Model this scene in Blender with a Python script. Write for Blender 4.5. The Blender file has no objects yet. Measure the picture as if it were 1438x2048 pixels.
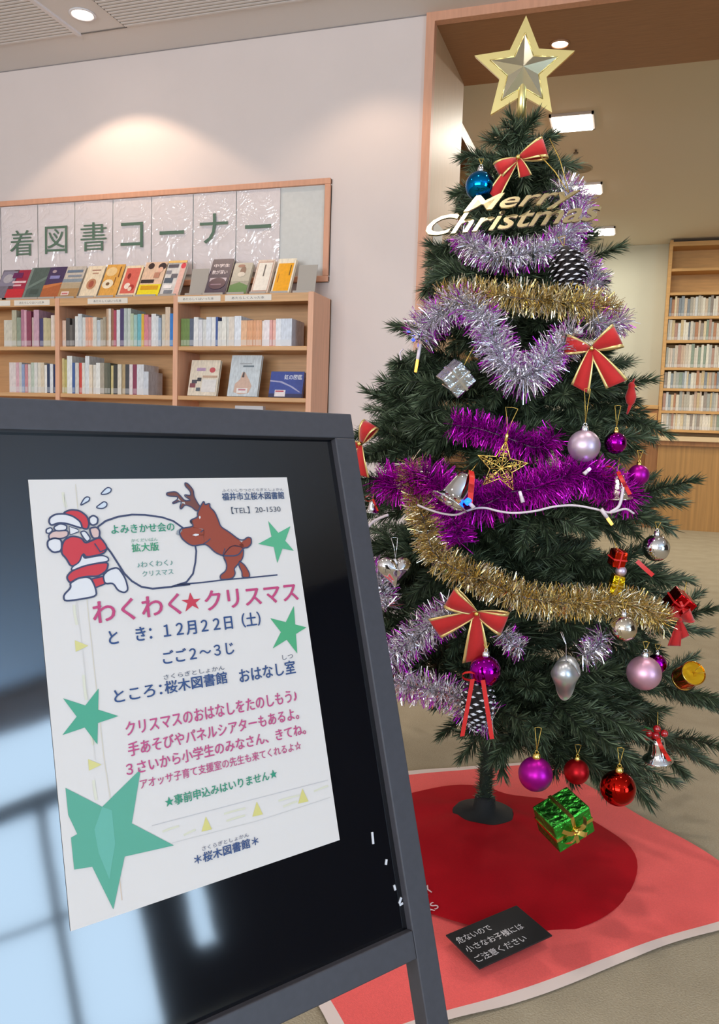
import bpy, math, random
import numpy as np
from math import sin, cos, pi, radians, sqrt, atan2
from mathutils import Vector, Matrix
S = bpy.context.scene
COL = S.collection
rnd = random.Random(7)
rng = np.random.default_rng(7)

# ------------------------------------------------------------------ camera
EYE = np.array([0, 0, 1.0])
YAW, PITCH, ROLL, FPX = radians(18.3), radians(5.8), radians(1.9), 1600.0
FW = np.array([-sin(YAW)*cos(PITCH), cos(YAW)*cos(PITCH), -sin(PITCH)])
_r = np.array([cos(YAW), sin(YAW), 0.0]); _u = np.cross(_r, FW)
RT = cos(ROLL)*_r + sin(ROLL)*_u
UP = -sin(ROLL)*_r + cos(ROLL)*_u
cam = bpy.data.cameras.new('camera')
cam.sensor_fit = 'VERTICAL'; cam.sensor_height = 36.0; cam.lens = FPX*36.0/2048
cam.clip_start = 0.02; cam.clip_end = 60
camo = bpy.data.objects.new('camera', cam); COL.objects.link(camo)
M = Matrix.Identity(4)
for i in range(3):
    M[i][0], M[i][1], M[i][2], M[i][3] = RT[i], UP[i], -FW[i], EYE[i]
camo.matrix_world = M
S.camera = camo

# ------------------------------------------------------------------ light levels and exposure
EXPOSURE = 0.0
P_DOWN, P_WALL, P_BACK, P_WIN = 27.0, 24.0, 33.0, 10.5      # watts (spots), watts, watts, W/m2/sr-like radiance
S.view_settings.view_transform = 'Standard'
S.view_settings.look = 'None'
S.view_settings.exposure = EXPOSURE
S.view_settings.gamma = 1.0
S.view_settings.use_curve_mapping = False
S.cycles.use_denoising = True
S.cycles.max_bounces = 7; S.cycles.diffuse_bounces = 4; S.cycles.glossy_bounces = 4
S.cycles.transmission_bounces = 4; S.cycles.transparent_max_bounces = 6
S.cycles.caustics_reflective = False; S.cycles.caustics_refractive = False
S.cycles.sample_clamp_indirect = 6.0
W = bpy.data.worlds.new('sky'); S.world = W; W.use_nodes = True
W.node_tree.nodes['Background'].inputs[0].default_value = (0.55, 0.72, 1.0, 1)
W.node_tree.nodes['Background'].inputs[1].default_value = 1.0

def area_light(name, loc, rot, sx, sy, power, color, shape='RECTANGLE', spread=None):
    l = bpy.data.lights.new(name, 'AREA'); l.shape = shape; l.size = sx; l.size_y = sy
    l.energy = power; l.color = color
    if spread: l.spread = spread
    o = bpy.data.objects.new(name, l); COL.objects.link(o); o.location = loc; o.rotation_euler = rot
    return o
def spot_light(name, loc, power, color, size, blend=0.35, r=0.04, rot=(0, 0, 0)):
    l = bpy.data.lights.new(name, 'SPOT'); l.energy = power; l.color = color
    l.spot_size = radians(size); l.spot_blend = blend; l.shadow_soft_size = r
    o = bpy.data.objects.new(name, l); COL.objects.link(o); o.location = loc; o.rotation_euler = rot
    return o
WARM = (1.0, 0.75, 0.55); NEUTRAL = (1.0, 0.90, 0.82); DAY = (0.58, 0.79, 1.0)
# daylight coming in through the window openings of the right wall (area = radiance * pi * m2)
def daylight(y0, y1, z0, z1):
    a = (y1-y0)*(z1-z0)
    area_light('window_daylight', (6.12, (y0+y1)/2, (z0+z1)/2), (0, radians(90), 0), z1-z0, y1-y0, P_WIN*pi*a, DAY)
def daylight_rear(x0, x1, z0, z1):
    area_light('window_daylight', ((x0+x1)/2, -5.08, (z0+z1)/2), (radians(90), 0, 0), x1-x0, z1-z0, P_WIN*1.08*pi*(x1-x0)*(z1-z0), (0.90, 0.95, 1.0))
daylight_rear(-4.4, -1.65, 0.8, 2.6); daylight_rear(-1.55, 1.2, 0.8, 2.6)
# added unseen lamp outside the window, turns the ceiling blue for the panel reflection
ceil_fill = area_light('ceiling_fill', (7.0, -2.7, 0.1), (0, 0, 0), 1.6, 2.4, 170, (0.22, 0.52, 1.0), spread=radians(76))
ceil_fill.rotation_euler = (Vector((4.6, -1.9, 3.0))-Vector((7.0, -2.7, 0.1))).to_track_quat('-Z', 'Y').to_euler()
daylight(-4.0, -1.32, 0.0, 1.93); daylight(-4.0, -1.32, 2.07, 2.68); daylight(-0.95, -0.78, 0.46, 2.5)

# ------------------------------------------------------------------ photo helpers: a pixel becomes a place at a known distance
def ray(x, y): return (x-719)/FPX*RT - (y-1024)/FPX*UP + FW
def on_axis(x, y, ax, val):
    d = ray(x, y); return EYE + (val-EYE[ax])/d[ax]*d
def onY(x, y, Y): return on_axis(x, y, 1, Y)
def onZ(x, y, Z): return on_axis(x, y, 2, Z)

# ------------------------------------------------------------------ materials
def lin(c):
    if isinstance(c, str): c = tuple(int(c[i:i+2], 16) for i in (0, 2, 4))
    return tuple(((v/255)/12.92 if v/255 <= 0.04045 else ((v/255+0.055)/1.055)**2.4) for v in c)
_mats = {}
def mat(name, color, rough=0.6, metal=0.0, spec=0.5, emit=0.0, coat=0.0, noise=None, bump=None, sheen=0.0, alpha=None, coat_rough=0.05):
    """procedural principled material; noise=(scale, amount[, stretch]) varies the colour, bump=(scale, strength)"""
    if name in _mats: return _mats[name]
    m = bpy.data.materials.new(name); m.use_nodes = True; _mats[name] = m
    nt = m.node_tree; b = nt.nodes['Principled BSDF']
    c = lin(color)
    b.inputs['Base Color'].default_value = (*c, 1); b.inputs['Roughness'].default_value = rough
    b.inputs['Metallic'].default_value = metal; b.inputs['Specular IOR Level'].default_value = spec
    b.inputs['Coat Weight'].default_value = coat; b.inputs['Coat Roughness'].default_value = coat_rough
    b.inputs['Sheen Weight'].default_value = sheen
    if alpha is not None: b.inputs['Alpha'].default_value = alpha
    if emit:
        b.inputs['Emission Color'].default_value = (*c, 1); b.inputs['Emission Strength'].default_value = emit
    if noise or bump:
        tc = nt.nodes.new('ShaderNodeTexCoord')
        mp = nt.nodes.new('ShaderNodeMapping'); nt.links.new(tc.outputs['Object'], mp.inputs[0])
    if noise:
        if len(noise) > 2: mp.inputs['Scale'].default_value = noise[2]
        n = nt.nodes.new('ShaderNodeTexNoise'); n.inputs['Scale'].default_value = noise[0]; n.inputs['Detail'].default_value = 4
        nt.links.new(mp.outputs[0], n.inputs['Vector'])
        r = nt.nodes.new('ShaderNodeValToRGB'); a = noise[1]
        r.color_ramp.elements[0].position = 0.3; r.color_ramp.elements[1].position = 0.7
        r.color_ramp.elements[0].color = (*[v*(1-a) for v in c], 1); r.color_ramp.elements[1].color = (*[min(1, v*(1+a)) for v in c], 1)
        nt.links.new(n.outputs['Fac'], r.inputs[0]); nt.links.new(r.outputs[0], b.inputs['Base Color'])
    if bump:
        n2 = nt.nodes.new('ShaderNodeTexNoise'); n2.inputs['Scale'].default_value = bump[0]; n2.inputs['Detail'].default_value = 3
        nt.links.new(tc.outputs['Object'], n2.inputs['Vector'])
        bp = nt.nodes.new('ShaderNodeBump'); bp.inputs['Strength'].default_value = bump[1]; bp.inputs['Distance'].default_value = 0.01
        nt.links.new(n2.outputs['Fac'], bp.inputs['Height']); nt.links.new(bp.outputs[0], b.inputs['Normal'])
    return m
def foil(name, color, rough=0.18, scale=60, strength=0.5): return mat(name, color, rough, 1.0, bump=(scale, strength))

m_wall = mat('white_paint', (222, 208, 202), 0.75, noise=(3, 0.02))
m_cream = mat('cream_paint', (208, 208, 190), 0.8, noise=(3, 0.02))
m_ceil = mat('ceiling_board', (228, 222, 218), 0.85)
m_backceil = mat('ceiling_paint', (224, 219, 206), 0.85)
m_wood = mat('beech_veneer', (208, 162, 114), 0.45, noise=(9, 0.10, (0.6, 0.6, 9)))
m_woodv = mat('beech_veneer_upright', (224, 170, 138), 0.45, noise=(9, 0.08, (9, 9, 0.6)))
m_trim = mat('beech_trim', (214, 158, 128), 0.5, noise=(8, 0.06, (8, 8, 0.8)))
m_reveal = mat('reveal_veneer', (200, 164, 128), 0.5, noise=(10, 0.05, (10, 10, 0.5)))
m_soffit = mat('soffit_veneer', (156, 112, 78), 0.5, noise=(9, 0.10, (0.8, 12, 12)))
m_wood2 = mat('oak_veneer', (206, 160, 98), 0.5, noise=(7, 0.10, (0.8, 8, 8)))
m_wood2d = mat('oak_shaded_side', (160, 108, 62), 0.55, noise=(7, 0.1, (8, 8, 0.7)))  # darker copy of the oak veneer with the shade put into its colour
m_black = mat('black_plastic', (14, 14, 16), 0.5)
m_silver = mat('silver_metal', (235, 235, 240), 0.12, 1.0)
m_gold = mat('gold_metal', (232, 200, 110), 0.2, 1.0)
m_goldstr = mat('gold_cord', (205, 172, 84), 0.35, 0.8)
m_white = mat('white_plastic', (232, 226, 226), 0.4)

def carpet_material():
    m = bpy.data.materials.new('olive_carpet'); m.use_nodes = True; nt = m.node_tree; b = nt.nodes['Principled BSDF']
    tc = nt.nodes.new('ShaderNodeTexCoord')
    n = nt.nodes.new('ShaderNodeTexNoise'); n.inputs['Scale'].default_value = 260; n.inputs['Detail'].default_value = 4
    n2 = nt.nodes.new('ShaderNodeTexNoise'); n2.inputs['Scale'].default_value = 7; n2.inputs['Detail'].default_value = 3
    for q in (n, n2): nt.links.new(tc.outputs['Object'], q.inputs['Vector'])
    mix = nt.nodes.new('ShaderNodeMath'); mix.operation = 'MULTIPLY_ADD'; mix.inputs[1].default_value = 0.5
    soft = nt.nodes.new('ShaderNodeMath'); soft.operation = 'MULTIPLY_ADD'; soft.inputs[1].default_value = 0.35; soft.inputs[2].default_value = 0.30
    nt.links.new(n2.outputs['Fac'], soft.inputs[0])
    nt.links.new(n.outputs['Fac'], mix.inputs[0]); nt.links.new(soft.outputs[0], mix.inputs[2])
    r = nt.nodes.new('ShaderNodeValToRGB'); r.color_ramp.elements[0].position = 0.45; r.color_ramp.elements[1].position = 1.0
    r.color_ramp.elements[0].color = (*lin((140, 128, 106)), 1); r.color_ramp.elements[1].color = (*lin((184, 172, 148)), 1)
    nt.links.new(mix.outputs[0], r.inputs[0]); nt.links.new(r.outputs[0], b.inputs['Base Color'])
    bp = nt.nodes.new('ShaderNodeBump'); bp.inputs['Strength'].default_value = 0.5; bp.inputs['Distance'].default_value = 0.004
    nt.links.new(n.outputs['Fac'], bp.inputs['Height']); nt.links.new(bp.outputs[0], b.inputs['Normal'])
    b.inputs['Roughness'].default_value = 0.95; b.inputs['Specular IOR Level'].default_value = 0.1
    return m
m_carpet = carpet_material()

# ------------------------------------------------------------------ mesh builder
class MB:
    def __init__(s): s.v = []; s.f = []; s.m = []; s.mats = []; s.sm = []
    def mi(s, m):
        if m not in s.mats: s.mats.append(m)
        return s.mats.index(m)
    def add(s, vs, fs, m, smooth=False):
        b = len(s.v); k = s.mi(m)
        s.v.extend([tuple(map(float, p)) for p in vs])
        for f in fs: s.f.append(tuple(b+i for i in f)); s.m.append(k); s.sm.append(smooth)
        return s
    def box(s, a, b, m):
        (x0, y0, z0), (x1, y1, z1) = a, b
        x0, x1 = min(x0, x1), max(x0, x1); y0, y1 = min(y0, y1), max(y0, y1); z0, z1 = min(z0, z1), max(z0, z1)
        vs = [(x, y, z) for z in (z0, z1) for (x, y) in ((x0, y0), (x1, y0), (x1, y1), (x0, y1))]
        return s.add(vs, [(3, 2, 1, 0), (4, 5, 6, 7), (0, 1, 5, 4), (1, 2, 6, 5), (2, 3, 7, 6), (3, 0, 4, 7)], m)
    def obox(s, o, ax, lo, hi, m):
        """box in the frame o + ax[0]*u + ax[1]*v + ax[2]*w"""
        o = np.array(o); A = [np.array(a) for a in ax]
        vs = [o+A[0]*u+A[1]*v+A[2]*w for w in (lo[2], hi[2]) for (u, v) in ((lo[0], lo[1]), (hi[0], lo[1]), (hi[0], hi[1]), (lo[0], hi[1]))]
        return s.add(vs, [(3, 2, 1, 0), (4, 5, 6, 7), (0, 1, 5, 4), (1, 2, 6, 5), (2, 3, 7, 6), (3, 0, 4, 7)], m)
    def tube(s, pts, r, m, n=7, cap=True):
        P = [np.array(p, float) for p in pts]; vs = []; fs = []
        rr = r if hasattr(r, '__len__') else [r]*len(P)
        t0 = P[1]-P[0]; ref = np.array([0, 0, 1.0]) if abs(t0[2]) < 0.9*np.linalg.norm(t0) else np.array([1.0, 0, 0])
        for i, p in enumerate(P):
            t = P[min(i+1, len(P)-1)]-P[max(i-1, 0)]; t = t/(np.linalg.norm(t)+1e-12)
            a = ref-t*(ref@t); a /= (np.linalg.norm(a)+1e-12); b = np.cross(t, a); ref = a
            for k in range(n):
                q = 2*pi*k/n; vs.append(p+rr[i]*(cos(q)*a+sin(q)*b))
        for i in range(len(P)-1):
            for k in range(n): fs.append((i*n+k, i*n+(k+1) % n, (i+1)*n+(k+1) % n, (i+1)*n+k))
        if cap: fs += [tuple(range(n-1, -1, -1)), tuple((len(P)-1)*n+k for k in range(n))]
        return s.add(vs, fs, m, True)
    def lathe(s, prof, m, n=28, o=(0, 0, 0), smooth=True):
        vs = []; fs = []
        for (r, z) in prof:
            for k in range(n): vs.append((o[0]+r*cos(2*pi*k/n), o[1]+r*sin(2*pi*k/n), o[2]+z))
        for i in range(len(prof)-1):
            for k in range(n): fs.append((i*n+k, i*n+(k+1) % n, (i+1)*n+(k+1) % n, (i+1)*n+k))
        return s.add(vs, fs, m, smooth)
    def sphere(s, o, r, m, n=32, k=20):
        prof = [(max(1e-5, r*sin(pi*i/k)), -r*cos(pi*i/k)) for i in range(k+1)]
        return s.lathe(prof, m, n, o)
    def prism(s, pts, ax, o, d0, d1, m):
        """polygon pts (u,v) in frame ax, extruded along ax[2] from d0 to d1"""
        o = np.array(o); n = len(pts); A = [np.array(a) for a in ax]
        vs = [o+A[0]*u+A[1]*v+A[2]*d for d in (d0, d1) for (u, v) in pts]
        fs = [tuple(range(n-1, -1, -1)), tuple(range(n, 2*n))]+[(i, (i+1) % n, n+(i+1) % n, n+i) for i in range(n)]
        return s.add(vs, fs, m)
    def build(s, name, parent=None, origin=None, bevel=None, subsurf=0):
        me = bpy.data.meshes.new(name)
        vs = s.v
        if origin is not None:
            ox, oy, oz = origin; vs = [(x-ox, y-oy, z-oz) for (x, y, z) in vs]
        me.from_pydata(vs, [], s.f)
        for m in s.mats: me.materials.append(m)
        me.polygons.foreach_set('material_index', s.m); me.polygons.foreach_set('use_smooth', s.sm)
        me.update()
        o = bpy.data.objects.new(name, me); COL.objects.link(o)
        if parent is not None: o.parent = parent
        elif origin is not None: o.location = origin
        if bevel:
            q = o.modifiers.new('bevel', 'BEVEL'); q.width = bevel; q.segments = 2; q.limit_method = 'ANGLE'
        if subsurf:
            q = o.modifiers.new('subdivision', 'SUBSURF'); q.levels = subsurf; q.render_levels = subsurf
        return o
def tag(o, label, cat, group=None, kind=None):
    o['label'] = label; o['category'] = cat
    if group: o['group'] = group
    if kind: o['kind'] = kind
    return o
def thing(name, label, cat, loc=(0, 0, 0), rot=(0, 0, 0), group=None):
    o = bpy.data.objects.new(name, None); COL.objects.link(o); o.empty_display_size = 0.05
    o.location = loc; o.rotation_euler = rot
    return tag(o, label, cat, group)
def struct(name, mb, label=None, origin=None):
    o = mb.build(name, origin=origin); o['kind'] = 'structure'
    o['label'] = label or name.replace('_', ' '); o['category'] = name.split('_')[0]
    return o
def text_mesh(body, bold=0.0, shear=0.0, res=3):
    c = bpy.data.curves.new('lettering', 'FONT'); c.body = body; c.size = 1.0; c.resolution_u = res; c.offset = bold; c.shear = shear
    o = bpy.data.objects.new('lettering', c); COL.objects.link(o)
    me = bpy.data.meshes.new_from_object(o.evaluated_get(bpy.context.evaluated_depsgraph_get()))
    vs = np.array([v.co[:2] for v in me.vertices]); fs = [tuple(p.vertices) for p in me.polygons]
    bpy.data.objects.remove(o); bpy.data.curves.remove(c); bpy.data.meshes.remove(me)
    return vs, fs
def add_text(mb, body, O, U, V, N, width, m, bold=0.0, height=None, shear=0.0, centre=False, off=0.0, extrude=0.0):
    """text whose lower left corner is O, running along U; fitted to width (and height)"""
    vs, fs = text_mesh(body, bold, shear)
    lo, hi = vs.min(0), vs.max(0); sx = width/(hi[0]-lo[0]); sy = sx if height is None else height/(hi[1]-lo[1])
    O, U, V, N = map(np.array, (O, U, V, N))
    p = [O+U*((x-lo[0])*sx-(width/2 if centre else 0))+V*((y-lo[1])*sy)+N*off for x, y in vs]
    mb.add(p, fs, m)
    if extrude:
        n = len(p); from collections import Counter
        mb.add([q-N*extrude for q in p], [f[::-1] for f in fs], m)
        cnt = Counter(); 
        for f in fs:
            for a, b in zip(f, f[1:]+f[:1]): cnt[(a, b)] += 1
        side = [(a, b, n+b, n+a) for (a, b) in cnt if (b, a) not in cnt]
        mb.add(p+[q-N*extrude for q in p], [f[::-1] for f in side], m)
    return mb
# ================================================================== THE SETTING
CZ, WY, BZ, BY = 3.03, 4.0, 3.30, 10.3
OX = -1.058                                             # left edge of the opening
struct('floor', MB().box((-6.2, -5.2, -0.1), (6.2, 10.5, 0.0), m_carpet), 'olive carpet floor')
struct('wall_shelves', MB().box((-6.2, WY, 0), (OX, WY+0.72, CZ), m_wall), 'white painted wall behind the low bookcase')
# ceiling of the near hall: smooth border along the wall, ribbed panels, a smooth strip that holds the downlights
struct('ceiling', MB().box((-6.2, -5.2, CZ), (6.2, WY, CZ+0.1), m_ceil), 'white ceiling of the hall')
m_rib = mat('ribbed_ceiling_panel', (214, 208, 202), 0.85)
def ribbed(x0, x1, y0, y1, n):
    mb = MB()
    mb.box((x0, y0, CZ-0.0035), (x1, y1, CZ-0.0015), m_rib)
    y = y0
    while y < y1-0.014:
        mb.box((x0, y, CZ-0.009), (x1, y+0.014, CZ-0.0035), m_ceil); y += 0.026
    o = mb.build('ceiling_panel'); o['kind'] = 'structure'; o['label'] = 'ribbed ceiling panel %s of the downlight strip' % n; o['category'] = 'ceiling panel'
ribbed(-5.2, -2.885, 1.2, 3.72, 'left'); ribbed(-2.58, 1.5, 1.2, 3.72, 'right')
mb = MB(); mb.box((-2.885, 1.2, CZ-0.012), (-2.862, 3.73, CZ), m_white)
struct('trim_1', mb, 'white ceiling strip beside the downlight')
mb = MB(); mb.box((-2.866, 3.724, CZ-0.004), (-2.584, 3.730, CZ), mat('gap_shadow_line', (120, 112, 106), 0.9)); mb.box((-2.588, 1.2, CZ-0.004), (-2.582, 3.73, CZ), mat('gap_shadow_line', (120, 112, 106), 0.9))  # grey bars paint in the shadow of the gaps beside the strip
struct('trim_2', mb, 'thin painted shadow line around the downlight strip')
mb = MB(); mb.box((-6.0, WY-0.004, CZ-0.004), (OX, WY, CZ), mat('ceiling_joint', (150, 142, 140), 0.9))
struct('trim_3', mb, 'narrow joint between wall and ceiling')
# opening to the back room: wood trim, veneered reveal, veneered soffit
mb = MB(); mb.box((OX, WY-0.018, 0), (OX+0.042, WY+0.03, CZ), m_trim); mb.box((OX+0.042, WY-0.018, CZ-0.042), (5.2, WY+0.03, CZ), m_trim)
struct('trim_4', mb, 'wooden trim framing the opening to the back room')
struct('wall_reveal', MB().box((OX, WY+0.03, 0), (OX+0.04, WY+0.72, CZ), m_reveal), 'wood veneered side of the opening')
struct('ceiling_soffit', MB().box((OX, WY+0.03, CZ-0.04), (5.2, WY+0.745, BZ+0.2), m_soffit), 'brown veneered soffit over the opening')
struct('wall_hall_right', MB().box((5.2, WY, 0), (6.2, WY+0.72, CZ), m_wall), 'white wall right of the opening')
struct('ceiling_back', MB().box((-1.7, WY+0.72, BZ), (6.2, 10.5, BZ+0.1), m_backceil), 'cream ceiling of the back room')
struct('wall_back', MB().box((-1.7, BY, 0), (6.2, BY+0.2, BZ), m_cream), 'cream wall at the end of the back room')
struct('wall_back_left', MB().box((-1.7, WY+0.72, 0), (-1.5, BY, BZ), m_cream), 'cream left wall of the back room')
struct('wall_back_right', MB().box((6.0, WY+0.72, 0), (6.2, BY, BZ), m_cream), 'cream right wall of the back room')
struct('wall_left', MB().box((-6.2, -5.2, 0), (-6.0, WY, CZ), m_wall), 'white wall at the far left')
mb = MB(); mb.box((-6.0, -5.05, 0), (-4.4, -5.0, CZ), m_wall); mb.box((-4.4, -5.05, 0), (1.2, -5.0, 0.8), m_wall); mb.box((-4.4, -5.05, 2.6), (1.2, -5.0, CZ), m_wall); mb.box((1.2, -5.05, 0), (6.1, -5.0, CZ), m_wall)
struct('wall_rear', mb, 'white wall with wide windows behind the viewer')
m_alu = mat('dark_window_frame', (40, 44, 52), 0.4)
mb = MB(); mb.box((-1.65, -5.05, 0.8), (-1.55, -4.98, 2.6), m_alu); mb.box((-4.4, -5.04, 1.66), (1.2, -4.99, 1.71), m_alu); mb.box((-3.05, -5.04, 0.8), (-3.0, -4.99, 2.6), m_alu); mb.box((-0.2, -5.04, 0.8), (-0.15, -4.99, 2.6), m_alu)
struct('window_3', mb, 'dark frame of the wide window behind the viewer')
m_dwall = mat('darkened_wall', (54, 44, 38), 0.6, noise=(6, 0.1, (8, 8, 0.6)))  # dark colour given to the unseen wall so the glossy panel reflects black
# window wall: openings hold bright daylight
mb = MB()
mb.box((6.0, -5.0, 0), (6.1, -4.0, CZ), m_dwall); mb.box((6.0, -4.0, 2.68), (6.1, -1.32, CZ), m_wall)
mb.box((6.0, -1.32, 0), (6.1, -0.95, CZ), m_dwall); mb.box((6.0, -0.95, 2.5), (6.1, -0.78, CZ), m_dwall)
mb.box((6.0, -0.95, 0), (6.1, -0.78, 0.46), m_dwall); mb.box((6.0, -0.78, 0), (6.1, WY, CZ), m_dwall)
struct('wall_right', mb, 'wall coloured dark for the panel reflection, with tall windows facing the board')
m_alu = mat('dark_window_frame', (40, 44, 52), 0.4)
mb = MB(); mb.box((5.98, -4.0, 1.93), (6.1, -1.32, 2.07), m_alu); mb.box((5.98, -2.0, 0.0), (6.08, -1.95, 1.93), m_alu); mb.box((5.98, -4.0, 0.0), (6.08, -3.95, 2.68), m_alu)
mb.box((5.98, -3.0, 0.0), (6.08, -2.95, 1.93), m_alu); mb.box((5.99, -2.95, 1.02), (6.08, -1.32, 1.06), m_alu)
struct('window_1', mb, 'dark frame of the tall window')
mb = MB(); mb.box((5.98, -0.97, 0.43), (6.08, -0.76, 0.46), m_alu); mb.box((5.98, -0.97, 2.5), (6.08, -0.76, 2.53), m_alu)
struct('window_2', mb, 'frame of the narrow window')

# lamps: each downlight is a thing with its own light
def downlight(x, y, z, power, color, label, size=100, blend=0.4, tilt=(0, 0, 0), glow=14, trimmat=None, k=1.0):
    t = thing('downlight', label, 'ceiling light', (x, y, z), group='round downlights')
    tm = trimmat or m_white
    MB().lathe([(r*k, z) for r, z in ((0.052, -0.001), (0.066, -0.001), (0.067, -0.005), (0.056, -0.008), (0.051, -0.004), (0.05, -0.001))], tm, 32).build('trim_ring', t)
    MB().lathe([(0.0001, -0.003), (0.03*k, -0.0032), (0.052*k, -0.0015)], mat('lamp_lens', (255, 240, 225), 0.3, emit=glow), 32).build('lens', t)
    s = spot_light('downlight_beam', (x, y, z-0.03), power, color, size, blend, 0.05, tilt)
    return t
downlight(-2.725, 3.559, CZ, P_WALL, WARM, 'round downlight glowing in the smooth ceiling strip above the bookcase', 112, 0.12)
downlight(-1.287, 3.57, CZ, P_WALL*0.55, WARM, 'round downlight near the wooden opening, above the bookcase end', 112, 0.5)
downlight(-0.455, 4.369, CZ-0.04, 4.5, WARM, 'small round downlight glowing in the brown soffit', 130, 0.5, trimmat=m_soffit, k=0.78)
for (x, y, k) in ((-4.4, 1.6, 'far left'), (-2.3, 1.2, 'left of centre'), (-0.55, 1.15, 'over the board'), (0.55, 1.9, 'right of the tree'), (2.4, 1.6, 'right'), (-2.3, -1.6, 'rear left'), (0.6, -1.4, 'rear middle'), (3.2, -1.6, 'rear right')):
    downlight(x, y, CZ, P_DOWN*(1.7 if k == 'right of the tree' else 1), NEUTRAL, 'round downlight in the hall ceiling, %s' % k, 150, 0.9)

def panel_light(cx, cy, label, power=1.0):
    t = thing('ceiling_panel_light', label, 'ceiling light', (cx, cy, BZ), group='square panel lights of the back room')
    h = 0.155
    mb = MB()
    for a, b in (((-h, -h), (h, -h+0.015)), ((-h, h-0.015), (h, h)), ((-h, -h), (-h+0.015, h)), ((h-0.015, -h), (h, h))):
        mb.box((a[0], a[1], -0.02), (b[0], b[1], -0.0005), m_white)
    mb.build('frame', t)
    MB().box((-h+0.015, -h+0.015, -0.03), (h-0.015, h-0.015, -0.002), mat('panel_diffuser', (255, 246, 230), 0.4, emit=9)).build('diffuser', t, bevel=0.008)
    area_light('panel_glow', (cx, cy, BZ-0.04), (0, 0, 0), 0.28, 0.28, P_BACK*power, (1.0, 0.95, 0.84))
panel_light(-0.53, 6.25, 'square glowing panel light just right of the star topper')
panel_light(-0.52, 7.9, 'square glowing panel light behind the right end of the lettering sign')
panel_light(-0.43, 9.5, 'farthest square glowing panel light, low above the pine cone', 0.3)
for (x, y) in ((2.0, 6.25), (2.0, 8.6)): panel_light(x, y, 'square panel light on the right side of the back room')
t = thing('ceiling_speaker', 'round grey grille in the cream ceiling between two panel lights', 'speaker', tuple(onZ(1157, 337, BZ)))
MB().lathe([(0.0001, -0.008), (0.10, -0.008), (0.105, -0.004)], mat('grey_grille', (160, 150, 128), 0.7, bump=(400, 0.5)), 32).build('grille', t)
MB().lathe([(0.105, -0.002), (0.118, -0.002), (0.118, -0.008), (0.105, -0.010), (0.103, -0.002)], mat('grille_rim', (180, 170, 148), 0.6), 32).build('rim', t)
p = onZ(1152, 300, BZ); t = thing('sprinkler_head', 'tiny dark sprinkler in the cream ceiling', 'sprinkler', tuple(p))
MB().lathe([(0.0001, -0.03), (0.02, -0.03), (0.02, -0.02), (0.008, -0.02), (0.008, 0)], mat('dark_chrome', (120, 110, 96), 0.4, 0.5), 14).build('nozzle', t)
# notice sheet taped to the reveal
q = [(4.13, 1.86), (4.34, 1.86), (4.34, 2.12), (4.13, 2.12)]
t = tag(MB().box((OX+0.0405, 4.13, 1.80), (OX+0.043, 4.33, 2.09), mat('notice_paper', (224, 222, 216), 0.6)).build('notice_sheet', origin=(OX+0.042, 4.23, 1.80)), 'white notice sheet on the wooden side of the opening', 'paper')
# ================================================================== BOOKCASE WITH NEW BOOKS
ORD = ['zeroth', 'first', 'second', 'third', 'fourth', 'fifth', 'sixth', 'seventh', 'eighth', 'ninth', 'tenth', 'eleventh', 'twelfth', 'thirteenth', 'fourteenth', 'fifteenth', 'sixteenth', 'seventeenth', 'eighteenth', 'nineteenth', 'twentieth']
def nth(i):
    if i <= 20: return ORD[i]
    t, u = divmod(i, 10); tens = {2: 'twenty', 3: 'thirty', 4: 'forty'}
    return ({2: 'twentieth', 3: 'thirtieth', 4: 'fortieth'}[t] if u == 0 else tens[t]+'-'+ORD[u])
NAMED = {'white': 'e6e6e4', 'cream': 'e0d8c4', 'beige': 'd0bfa0', 'tan': 'b8a078', 'orange': 'e2a478', 'pink': 'd8a0aa', 'dusty pink': 'b57a8f', 'red': 'cf4a40', 'dark red': '8a3a50', 'purple': '4a3d6a', 'magenta': 'a03a9a', 'navy': '2b3a5c', 'blue': '3f6fb0', 'light blue': 'b4c4d6', 'turquoise': '6fb5c0', 'green': '6f8a4a', 'pale green': 'b6c4ae', 'grey': 'a0a09a', 'light grey': 'cccfd0', 'dark grey': '55534e', 'brown': '8f6a4c', 'yellow': 'dcb84a', 'olive': 'b0a66e'}
def cname(h):
    c = np.array([int(h[i:i+2], 16) for i in (0, 2, 4)], float)
    return min(NAMED, key=lambda k: np.linalg.norm(c-np.array([int(NAMED[k][i:i+2], 16) for i in (0, 2, 4)])))
def book_mat(h): return mat('book_cover_'+h, h, 0.4, noise=(90, 0.16, (1, 1, 0.35)))
def label_mat(h):
    c = tuple(int(int(h[i:i+2], 16)*0.5+214*0.5) for i in (0, 2, 4)); return mat('spine_label_on_'+h, c, 0.3)
m_pages = mat('book_pages', (226, 218, 200), 0.8)
m_splabel = mat('spine_label_film', (226, 226, 226), 0.3)

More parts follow.
